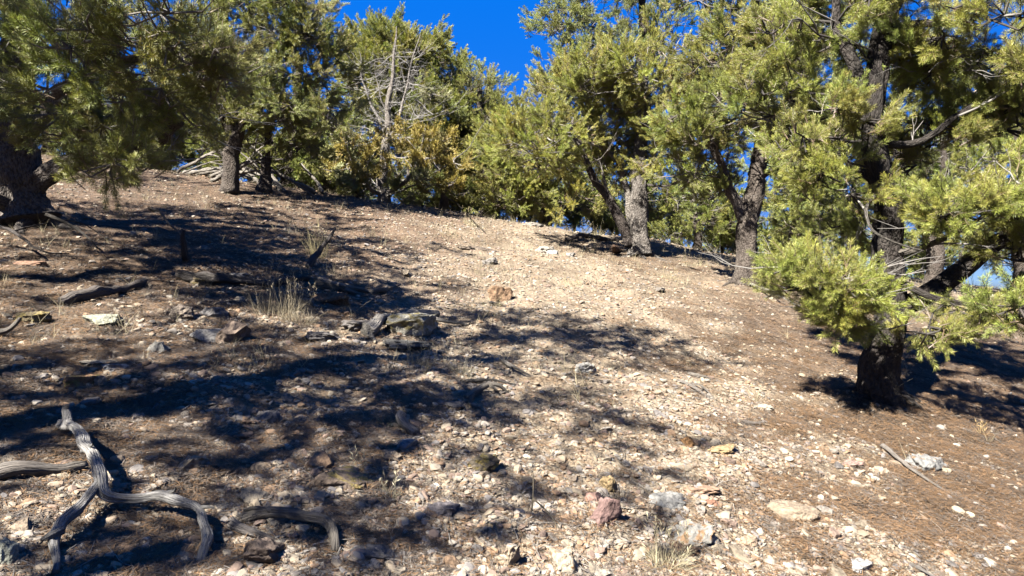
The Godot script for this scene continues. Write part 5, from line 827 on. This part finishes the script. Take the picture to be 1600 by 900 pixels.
	deadwood("brush_branch", "bleached dead branch in the tangled brush pile behind the forked pinyon", "dead branch", [[[on(-6.98, -14.73, 0.03), on(-6.33, -14.61, 0.32), on(-5.67, -14.49, 0.51)], 0.021, 0.007], [[on(-6.33, -14.61, 0.32), on(-5.93, -14.31, 0.33)], 0.010, 0.008]], Color(0.42, 0.38, 0.33), "bleached branches of the brush pile", 10)
	deadwood("brush_branch", "bleached dead branch in the tangled brush pile behind the forked pinyon", "dead branch", [[[on(-4.92, -14.81, 0.03), on(-5.27, -14.64, 0.24), on(-5.61, -14.47, 0.39)], 0.029, 0.010], [[on(-5.27, -14.64, 0.24), on(-5.48, -14.34, 0.48)], 0.015, 0.008]], Color(0.42, 0.38, 0.33), "bleached branches of the brush pile", 10)
	deadwood("brush_branch", "bleached dead branch in the tangled brush pile behind the forked pinyon", "dead branch", [[[on(-6.68, -14.40, 0.03), on(-6.10, -14.32, 0.22), on(-5.53, -14.25, 0.35)], 0.029, 0.010], [[on(-6.10, -14.32, 0.22), on(-5.76, -14.02, 0.30)], 0.015, 0.008]], Color(0.42, 0.38, 0.33), "bleached branches of the brush pile", 10)
	deadwood("brush_branch", "bleached dead branch in the tangled brush pile behind the forked pinyon", "dead branch", [[[on(-4.94, -14.90, 0.03), on(-5.44, -14.67, 0.26), on(-5.94, -14.43, 0.42)], 0.023, 0.008], [[on(-5.44, -14.67, 0.26), on(-5.74, -14.37, 0.50)], 0.011, 0.008]], Color(0.42, 0.38, 0.33), "bleached branches of the brush pile", 10)
	deadwood("brush_branch", "bleached dead branch in the tangled brush pile behind the forked pinyon", "dead branch", [[[on(-6.62, -15.13, 0.03), on(-5.89, -15.22, 0.17), on(-5.16, -15.32, 0.28)], 0.049, 0.017], [[on(-5.89, -15.22, 0.17), on(-5.45, -14.92, 0.29)], 0.025, 0.008]], Color(0.42, 0.38, 0.33), "bleached branches of the brush pile", 10)
	deadwood("brush_branch", "bleached dead branch in the tangled brush pile behind the forked pinyon", "dead branch", [[[on(-4.17, -14.43, 0.03), on(-4.74, -14.25, 0.35), on(-5.31, -14.08, 0.57)], 0.036, 0.013], [[on(-4.74, -14.25, 0.35), on(-5.08, -13.95, 0.63)], 0.018, 0.008]], Color(0.42, 0.38, 0.33), "bleached branches of the brush pile", 10)
	deadwood("brush_branch", "bleached dead branch in the tangled brush pile behind the forked pinyon", "dead branch", [[[on(-6.05, -14.36, 0.03), on(-5.53, -14.20, 0.25), on(-5.02, -14.03, 0.40)], 0.042, 0.015], [[on(-5.53, -14.20, 0.25), on(-5.22, -13.90, 0.40)], 0.021, 0.008]], Color(0.42, 0.38, 0.33), "bleached branches of the brush pile", 10)
	deadwood("brush_branch", "bleached dead branch in the tangled brush pile behind the forked pinyon", "dead branch", [[[on(-5.18, -14.43, 0.03), on(-5.87, -14.54, 0.46), on(-6.55, -14.64, 0.75)], 0.032, 0.011], [[on(-5.87, -14.54, 0.46), on(-6.28, -14.24, 0.58)], 0.016, 0.008]], Color(0.42, 0.38, 0.33), "bleached branches of the brush pile", 10)
	deadwood("brush_branch", "bleached dead branch in the tangled brush pile behind the forked pinyon", "dead branch", [[[on(-7.10, -15.05, 0.03), on(-6.36, -14.95, 0.18), on(-5.63, -14.85, 0.28)], 0.052, 0.018], [[on(-6.36, -14.95, 0.18), on(-5.92, -14.65, 0.37)], 0.026, 0.008]], Color(0.42, 0.38, 0.33), "bleached branches of the brush pile", 10)
	deadwood("brush_branch", "bleached dead branch in the tangled brush pile behind the forked pinyon", "dead branch", [[[on(-3.83, -13.63, 0.03), on(-4.30, -13.61, 0.27), on(-4.77, -13.59, 0.43)], 0.022, 0.008], [[on(-4.30, -13.61, 0.27), on(-4.58, -13.31, 0.57)], 0.011, 0.008]], Color(0.42, 0.38, 0.33), "bleached branches of the brush pile", 10)
	tuft("tall dry bunch grass in front of the dark fallen log", -1.85, -5.46, 0.55, 0.37, 260, 44, Color(0.48, 0.41, 0.28), "grass tuft", 0.5)
	tuft("second clump of tall dry stalks joining the bunch grass on its right", -1.60, -5.23, 0.34, 0.29, 170, 24, Color(0.45, 0.38, 0.26), "grass tuft", 0.6)
	tuft("yellow straw clump behind the leaning stick", -2.20, -7.84, 0.32, 0.40, 200, 26, Color(0.5, 0.43, 0.24), "grass tuft", 0.35)
	tuft("low grey grass patch left of the yellow straw clump", -2.76, -8.87, 0.49, 0.21, 120, 10, Color(0.42, 0.37, 0.28), "grass tuft", 0.6)
	tuft("spiky grass sprouting in front of the pale boulder", -0.62, -4.66, 0.26, 0.18, 130, 10, Color(0.38, 0.34, 0.24), "grass tuft", 0.6)
	tuft("dark thin grass in the middle of the shadow", -0.33, -4.56, 0.24, 0.18, 120, 10, Color(0.3, 0.27, 0.2), "grass tuft", 0.6)
	tuft("rounded grey grass clump at the top of the middle shadow", 0.41, -6.13, 0.20, 0.14, 200, 6, Color(0.38, 0.33, 0.26), "grass tuft", 0.6)
	tuft("large straw-coloured grass clump at the bottom right of centre", 0.61, -2.73, 0.23, 0.16, 420, 20, Color(0.52, 0.46, 0.3), "grass tuft", 0.9)
	tuft("small pale grass sprig on the long lichen slab's upper side", -0.68, -3.12, 0.10, 0.09, 90, 4, Color(0.48, 0.44, 0.3), "grass tuft", 0.9)
	tuft("pale grass clump right of the long lichen slab", -0.50, -2.87, 0.13, 0.11, 170, 6, Color(0.45, 0.4, 0.28), "grass tuft", 0.8)
	tuft("grey tufted grass in dappled light left of the boulder", -1.38, -4.06, 0.19, 0.13, 150, 6, Color(0.32, 0.27, 0.2), "grass tuft", 0.6)
	tuft("wispy straw clump on the crest in front of the stump", -0.79, -13.26, 0.37, 0.29, 140, 14, Color(0.55, 0.47, 0.28), "grass tuft", 0.6)
	tuft("wispy straw patch high on the sunny slope", -1.03, -11.21, 0.52, 0.14, 110, 8, Color(0.55, 0.47, 0.28), "grass tuft", 0.6)
	tuft("sparse yellow grass mid-way up the sunny slope", 0.76, -8.72, 0.35, 0.13, 110, 6, Color(0.52, 0.45, 0.25), "grass tuft", 0.6)
	tuft("yellow grass below the orange-brown upright rock", -0.19, -6.85, 0.28, 0.11, 110, 6, Color(0.54, 0.46, 0.26), "grass tuft", 0.6)
	tuft("low sunny grass right of the pale trunk foot", 2.33, -10.36, 0.42, 0.21, 130, 8, Color(0.5, 0.42, 0.25), "grass tuft", 0.6)
	tuft("dry grass at the shade edge left of the twin-stemmed pinyon", 3.05, -11.64, 0.54, 0.26, 150, 10, Color(0.47, 0.4, 0.25), "grass tuft", 0.6)
	tuft("sparse pale grass under the leaning stick and plank log", -1.81, -7.04, 0.39, 0.23, 90, 12, Color(0.48, 0.41, 0.28), "grass tuft", 0.6)
	tuft("tiny grass sprig on needle litter at the far right", 3.28, -4.84, 0.10, 0.10, 40, 6, Color(0.48, 0.34, 0.16), "grass tuft", 0.6)
	tuft("short grass under the drooping bough at left", -4.89, -8.78, 0.32, 0.21, 110, 8, Color(0.45, 0.38, 0.24), "grass tuft", 0.6)
	tuft("grass at the crest left of the pale trunk", 1.79, -15.55, 0.72, 0.34, 170, 14, Color(0.55, 0.48, 0.3), "grass tuft", 0.6)
	tuft("grass tuft by the low spreading pinyon foot", 0.97, -15.57, 0.57, 0.32, 150, 12, Color(0.52, 0.46, 0.28), "grass tuft", 0.6)
	tuft("shaggy grey-green cushion plant with a chunk of wood beside it", -0.64, -3.60, 0.28, 0.11, 900, 0, Color(0.2, 0.21, 0.15), "cushion plant", 1.3)
	deadwood("wood_chunk", "short grey wood chunk lying against the shaggy cushion plant", "wood chunk", [[[on(-0.57, -3.59, 0.07), on(-0.52, -3.55, 0.05), on(-0.47, -3.52, 0.02)], 0.030, 0.022]], Color(0.34, 0.32, 0.31), "", 20)
	tuft("low grey shrub cushion above the rotten log", -0.88, -5.94, 0.27, 0.08, 200, 0, Color(0.34, 0.28, 0.2), "cushion plant", 1.2)
	deadwood("flower_stalk", "pair of thin pale dried flower stalks standing in the shaded foreground", "dried stalk", [[[on(0.08, -2.95, -0.01), on(0.09, -2.95, 0.08), on(0.09, -2.95, 0.18), on(0.06, -2.95, 0.17)], 0.0035, 0.002], [[on(0.09, -2.95, 0.07), on(0.16, -2.87, 0.04), on(0.21, -2.77, 0.0)], 0.003, 0.002]], Color(0.55, 0.47, 0.34), "", 8)

func spaced(lo: float, hi: float, fine_lo: float, fine_hi: float, step: float) -> PackedFloat32Array:
	var a := PackedFloat32Array()
	var x := fine_lo
	var s := step
	var back := []
	while x > lo:
		s *= 1.09
		x -= s
		back.append(x)
	back.reverse()
	for k in back: a.append(k)
	x = fine_lo
	while x < fine_hi:
		a.append(x)
		x += step
	s = step
	while x < hi:
		a.append(x)
		s *= 1.09
		x += s
	return a

func build_ground() -> void:
	var b := Buf.new()
	var xs := spaced(-320.0, 320.0, -6.5, 6.5, 0.055)
	var zs := spaced(-420.0, 160.0, -13.0, -1.6, 0.055)
	for z in zs:
		for x in xs:
			b.v.append(Vector3(x, ground(x, z), z))
			var w := litter_at(x, z)
			var c := Color(0.50, 0.43, 0.33)                       # tan gravel
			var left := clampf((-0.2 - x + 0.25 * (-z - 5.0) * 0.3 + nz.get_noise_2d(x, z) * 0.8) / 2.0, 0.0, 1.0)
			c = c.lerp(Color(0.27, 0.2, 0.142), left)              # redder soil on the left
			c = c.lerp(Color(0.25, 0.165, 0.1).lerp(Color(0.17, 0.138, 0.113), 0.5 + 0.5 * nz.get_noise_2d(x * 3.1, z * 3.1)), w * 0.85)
			var s := 1.0 + 0.16 * nz.get_noise_2d(x * 6.0, z * 6.0) + 0.12 * nz.get_noise_2d(x * 0.8 + 30.0, z * 0.8)
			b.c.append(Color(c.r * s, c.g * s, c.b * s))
	var nx := xs.size()
	for j in zs.size() - 1:
		for i in nx - 1:
			var p := j * nx + i
			b.i.append_array(PackedInt32Array([p, p + 1, p + nx, p + 1, p + nx + 1, p + nx]))
	b.u.resize(b.v.size())
	var g := part("ground", b.mesh(), M.ground, self)
	tag(g, "stony tan and reddish hillside soil with gravel", "", "", "structure")
	# single stones lying in it: the larger ones one by one, the rest as a scatter
	var forms := []
	for k in 14: forms.append(stone(2, 7, 0.12, rng.randf_range(0.4, 0.95), Color.WHITE))
	var tones := [Color(0.44, 0.36, 0.265), Color(0.42, 0.33, 0.24), Color(0.37, 0.325, 0.28), Color(0.46, 0.39, 0.30), Color(0.41, 0.27, 0.17), Color(0.36, 0.26, 0.205), Color(0.45, 0.37, 0.27), Color(0.52, 0.46, 0.38), Color(0.28, 0.255, 0.24)]
	var mats := []
	for c in tones:
		for v in 2:
			var m: StandardMaterial3D = M.rock.duplicate()
			var s := 0.85 + 0.3 * v
			m.albedo_color = Color(c.r * s * 0.27, c.g * s * 0.27, c.b * s * 0.27).linear_to_srgb()
			mats.append(m)
	for k in 300:
		var inv := rng.randf_range(1.0 / 9.5, 1.0 / 2.2)
		var d := 1.0 / inv
		var u := rng.randf_range(-0.8, 0.8)
		var x := u * d
		var z := -d
		var w := litter_at(x, z)
		if w > 0.4 and rng.randf() < 0.75: 
			x = -absf(x)
			w = 0.0
		var s := rng.randf_range(0.02, 0.05) * (0.75 + 0.07 * d)
		if rng.randf() < 0.14: s *= 1.6
		var o := MeshInstance3D.new()
		o.name = "stone"
		o.mesh = forms[k % forms.size()]
		o.material_override = mats[rng.randi() % mats.size()]
		o.transform = Transform3D(along(slope_up(x, z) + rv() * 0.3, rng.randf() * TAU, Vector3(s, s * rng.randf_range(0.5, 1.0), s * rng.randf_range(0.6, 1.0))), on(x, z, s * 0.05))
		g.add_child(o, true)
	var some := []
	for k in 6: some.append(stone(1, 5, 0.1, rng.randf_range(0.45, 0.9), Color.WHITE))
	for f in some.size():
		var xf := []
		var cols := []
		for k in 30000:
			var coarse := k % 6 == 0
			var d := 1.0 / rng.randf_range(1.0 / 19.0, 1.0 / 1.9)
			if k % 4 == 0: d = rng.randf_range(2.0, 19.0)
			var x := rng.randf_range(-0.95, 0.95) * d
			var z := -d
			var w := litter_at(x, z)
			if rng.randf() < w * 0.8: continue
			if not coarse and nz.get_noise_2d(x * 0.9 + 70.0, z * 0.9) + 0.5 * nz.get_noise_2d(x * 3.0, z * 3.0) < rng.randf_range(-1.1, 0.1): continue
			var s := 0.0062 * exp(rng.randfn(0.0, 0.5)) * (0.8 + 0.13 * d)
			if coarse: s = 0.016 * exp(rng.randfn(0.0, 0.35))
			s = minf(s, 0.035)
			var flat := rng.randf_range(0.35, 0.9)
			xf.append(Transform3D(along(slope_up(x, z) + rv() * 0.55, rng.randf() * TAU, Vector3(s, s * flat, s * rng.randf_range(0.55, 1.0))), on(x, z, s * flat * 0.25)))
			var c: Color = tones[rng.randi() % tones.size()] * rng.randf_range(0.75, 1.25)
			cols.append(c)
		var o := scatter("gravel", some[f], M.pebble, xf, cols, self)
		tag(o, "scattered gravel and small stones on the slope", "gravel", "", "stuff")
	litter()

func litter() -> void:
	for f in 3:
		var b := Buf.new()
		for k in 26:
			var p := Vector3(rng.randf_range(-1, 1) * 0.05, rng.randf_range(0.0, 0.008), rng.randf_range(-1, 1) * 0.05)
			var a := rng.randf() * TAU
			blade(b, p, p + Vector3(cos(a), rng.randf_range(-0.12, 0.22), sin(a)) * rng.randf_range(0.02, 0.042), 0.0024, Color(1, 1, 1) * rng.randf_range(0.7, 1.2), Vector3.UP + rv() * 0.4)
		var xf := []
		var cols := []
		for k in 36000:
			var d := 1.0 / rng.randf_range(1.0 / 13.0, 1.0 / 1.9)
			if k % 3 == 0: d = rng.randf_range(2.0, 13.0)
			var x := rng.randf_range(-0.95, 0.95) * d
			var z := -d
			if rng.randf() > litter_at(x, z) * 0.95 + 0.1: continue
			var s := rng.randf_range(0.8, 1.5)
			xf.append(Transform3D(along(slope_up(x, z), rng.randf() * TAU, Vector3(s, s, s)), on(x, z, 0.002)))
			var v := rng.randf_range(0.6, 1.25)
			cols.append((Color(0.33, 0.2, 0.105) if rng.randf() < (0.62 if x > 0.0 else 0.4) else Color(0.21, 0.172, 0.142)) * v)
		var o := scatter("needle_litter", b.mesh(false), M.litter, xf, cols, self)
		tag(o, "brown fallen pine needles matted on the ground", "needle litter", "", "stuff")
	# wisps of dry grass
	for f in 2:
		var b := Buf.new()
		for k in 9:
			var e := strand(b, rv() * Vector3(0.03, 0, 0.03), (Vector3.UP + rv() * 0.7).normalized(), rng.randf_range(0.08, 0.2), 0.0028, Color(1, 1, 1) * rng.randf_range(0.7, 1.2), -0.5)
		var xf := []
		var cols := []
		for k in 2600:
			var d := rng.randf_range(4.0, 19.0)
			var x := rng.randf_range(-0.9, 0.9) * d
			var z := -d
			var want := 0.12 + clampf((d - 9.0) / 7.0, 0.0, 1.0) * 0.75 + clampf(nz.get_noise_2d(x * 0.6 + 12.0, z * 0.6) - 0.1, 0.0, 0.5)
			if x > 0.8 and d < 9.0: want *= 0.15
			if rng.randf() > want: continue
			var s := rng.randf_range(0.4, 1.3)
			xf.append(Transform3D(along(Vector3.UP, rng.randf() * TAU, Vector3(s, s, s)), on(x, z)))
			cols.append(Color(0.52, 0.45, 0.29) * rng.randf_range(0.7, 1.2))
		var o := scatter("dry_grass", b.mesh(false), M.grass, xf, cols, self)
		tag(o, "thin wisps of dry straw grass over the slope and crest", "grass", "", "stuff")
	# small broken twigs
	for f in 3:
		var b := Buf.new()
		snag(b, Vector3(-0.08, 0.004, 0), Vector3(1, 0.0, 0.1), 0.17, 0.0032, Color(1, 1, 1), 1)
		for k in b.v.size(): b.v[k].y = absf(b.v[k].y) * 0.35
		var xf := []
		var cols := []
		for k in 2200:
			var d := 1.0 / rng.randf_range(1.0 / 14.0, 1.0 / 2.0)
			var x := rng.randf_range(-0.95, 0.95) * d
			var z := -d
			var s := rng.randf_range(0.3, 1.1)
			xf.append(Transform3D(along(slope_up(x, z), rng.randf() * TAU, Vector3(s, s, s)), on(x, z, 0.004)))
			cols.append(Color(0.44, 0.4, 0.35) * rng.randf_range(0.5, 1.25))
		var o := scatter("twigs", b.mesh(), M.twig, xf, cols, self)
		tag(o, "small broken grey twigs strewn over the slope", "twigs", "", "stuff")
